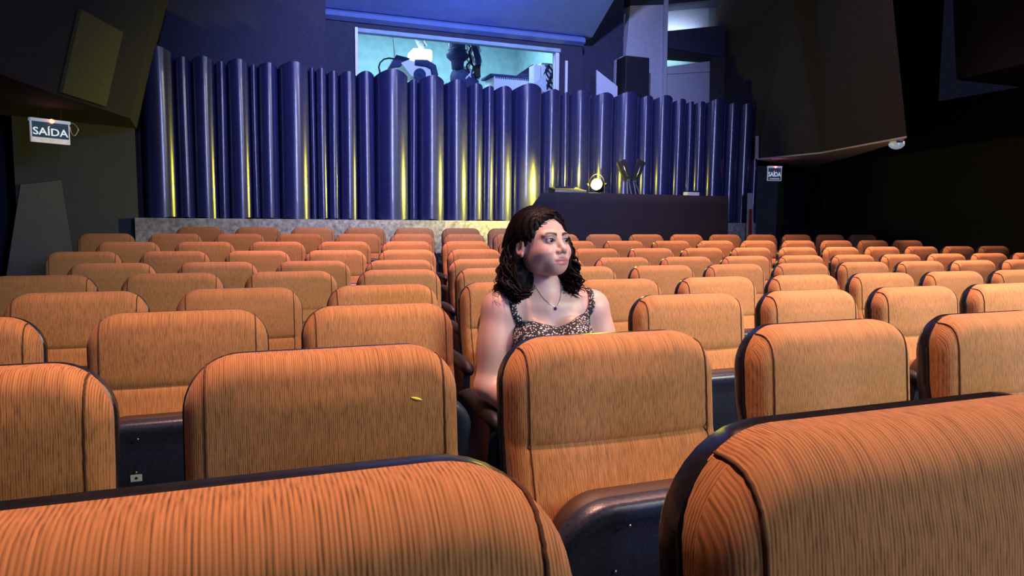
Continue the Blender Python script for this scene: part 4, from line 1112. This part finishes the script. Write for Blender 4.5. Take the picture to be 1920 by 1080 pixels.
def hair_mat():
    M = bpy.data.materials.new('dark_hair'); M.use_nodes = True; nt = M.node_tree; b = nt.nodes['Principled BSDF']
    b.inputs['Roughness'].default_value = .45; b.inputs['Specular IOR Level'].default_value = .09
    tc = nt.nodes.new('ShaderNodeTexCoord'); mp = nt.nodes.new('ShaderNodeMapping'); mp.inputs['Scale'].default_value = (220, 220, 30); nz = nt.nodes.new('ShaderNodeTexNoise'); nz.inputs['Scale'].default_value = 1
    rp = nt.nodes.new('ShaderNodeValToRGB'); rp.color_ramp.elements[0].color = (.004, .003, .004, 1); rp.color_ramp.elements[1].color = (.010, .006, .008, 1)
    nt.links.new(tc.outputs['Object'], mp.inputs[0]); nt.links.new(mp.outputs[0], nz.inputs['Vector']); nt.links.new(nz.outputs['Fac'], rp.inputs['Fac']); nt.links.new(rp.outputs['Color'], b.inputs['Base Color'])
    bp = nt.nodes.new('ShaderNodeBump'); bp.inputs['Distance'].default_value = .002; bp.inputs['Strength'].default_value = .5; nt.links.new(nz.outputs['Fac'], bp.inputs['Height']); nt.links.new(bp.outputs['Normal'], b.inputs['Normal'])
    return M
HM = hair_mat()
hair = link('hair', np_mesh('hair', HV, HFc, HM), body); hair['label'] = 'dark brown wavy shoulder-length hair'
R2 = np.random.default_rng(11)
mb = MB()
def lock(p0, p1, p2, p3, r, amp, wl, ph):
    """wavy tapering lock along a bezier in head space, curling at the end"""
    p0, p1, p2, p3 = map(np.array, (p0, p1, p2, p3)); pts = []; rad = []; n = 46
    for i in range(n):
        t = i/(n-1); c = (1-t)**3*p0+3*(1-t)**2*t*p1+3*(1-t)*t*t*p2+t**3*p3
        a = amp*(.15+1.15*t**1.2); w = 2*math.pi*(t+.18*t**4)*np.linalg.norm(p3-p0)/wl+ph
        c = c+np.array([a*math.cos(w), a*math.sin(w)*.8, 0])
        pts.append(Vector(fromH(*c))); rad.append(r*(.55+.9*t)*(1-max(0, (t-.72)/.28)**2*.85))
    mb.tube(pts, rad, 6, flat=.55)
for i in range(230):        # right and back: behind the ear, down to the shoulder
    a = R2.uniform(0, 1)
    top = (-.035-.055*a+R2.normal(0, .006), -.060+.055*a+R2.normal(0, .008), .070-.03*R2.uniform(0, 1))
    end = (-.030-.060*a+R2.normal(0, .014), -.102+.085*a+R2.normal(0, .016), -.148+R2.normal(0, .020))
    p1 = (top[0]-.030, top[1]-.030, top[2]-.045); p2 = (end[0]-.012, end[1]-.012, end[2]+.060)
    lock(top, p1, p2, end, R2.uniform(.0028, .0050), R2.uniform(.006, .013), R2.uniform(.05, .075), R2.uniform(0, 6.28))
for i in range(70):         # front curls of the right bundle, rolling towards the neck
    top = (-.022+R2.normal(0, .006), -.080+R2.normal(0, .004), -.030+R2.normal(0, .012)); a = R2.uniform(0, 1); end = (.022-.035*a+R2.normal(0, .008), -.072-.014*a+R2.normal(0, .008), -.128-.014*a+R2.normal(0, .008))
    lock(top, (-.012-.02*a, -.098, -.075), (-.002-.035*a, -.104-.01*a, -.182), end, R2.uniform(.003, .005), R2.uniform(.007, .014), .05, R2.uniform(0, 6.28))
for i in range(140):        # left bundle beside the cheek
    a = R2.uniform(0, 1)
    top = (.030-.06*a+R2.normal(0, .006), .062+.008*a, .060-.03*R2.uniform(0, 1))
    end = (.045-.055*a+R2.normal(0, .010), .088+R2.normal(0, .014), -.142+R2.normal(0, .016))
    lock(top, (top[0]+.012, .090, .020), (end[0]-.004, .104, -.070), end, R2.uniform(.0028, .0050), R2.uniform(.007, .014), R2.uniform(.042, .06), R2.uniform(0, 6.28))
for i in range(46):         # strands swept from the parting over the crown
    a = R2.uniform(-1, 1); b0 = R2.uniform(0, 1)
    top = (.060-.10*b0, .020, .110-.018*(b0-.4)**2*4); sdn = -1 if i % 5 else 1
    mid = (top[0]-.018, .020+sdn*.052, .100-.012*abs(a)); end = (-.03-.055*b0, -.082 if sdn < 0 else .082, .030-.03*b0)
    lock(top, mid, (end[0]+.02, end[1]*1.02, .065), end, R2.uniform(.003, .005), .0016, .09, R2.uniform(0, 6))
for i in range(54):         # hair drawn back from the hairline to temple and ear
    a = i/53.0; sdn = -1 if i % 3 else 1
    top = (.070-.012*a+R2.normal(0, .003), sdn*(.002+.046*a)+.010, .088-.052*a*a+R2.normal(0, .003))
    end = (-.030+R2.normal(0, .012), sdn*.080, .045-.045*a+R2.normal(0, .006))
    lock(top, (top[0]-.010, top[1]+sdn*.020, top[2]+.016-.010*a), (.020, sdn*.084, top[2]*.5+.022), end, R2.uniform(.0022, .0036), .0010, .09, R2.uniform(0, 6))
for i in range(14):         # short side hair in front of the ear
    top = (.040+R2.normal(0, .005), -.060+R2.normal(0, .002), .046+R2.normal(0, .006)); end = (.016+R2.normal(0, .003), -.0720, .004+R2.normal(0, .008))
    lock(top, (.034, -.070, .030), (.018, -.076, .012), end, R2.uniform(.002, .0035), .001, .08, R2.uniform(0, 6))
for i in range(16):         # loose fly-away strands
    top = (-.06+R2.normal(0, .01), -.075+R2.normal(0, .01), -.02); end = (-.06+R2.normal(0, .03), -.125+R2.normal(0, .015), -.150+R2.normal(0, .02))
    lock(top, (-.07, -.11, -.06), (-.07, -.13, -.11), end, .0008, .010, .05, R2.uniform(0, 6))
lk = mb.build('hair_locks', HM, hair, True); lk['kind'] = 'stuff'
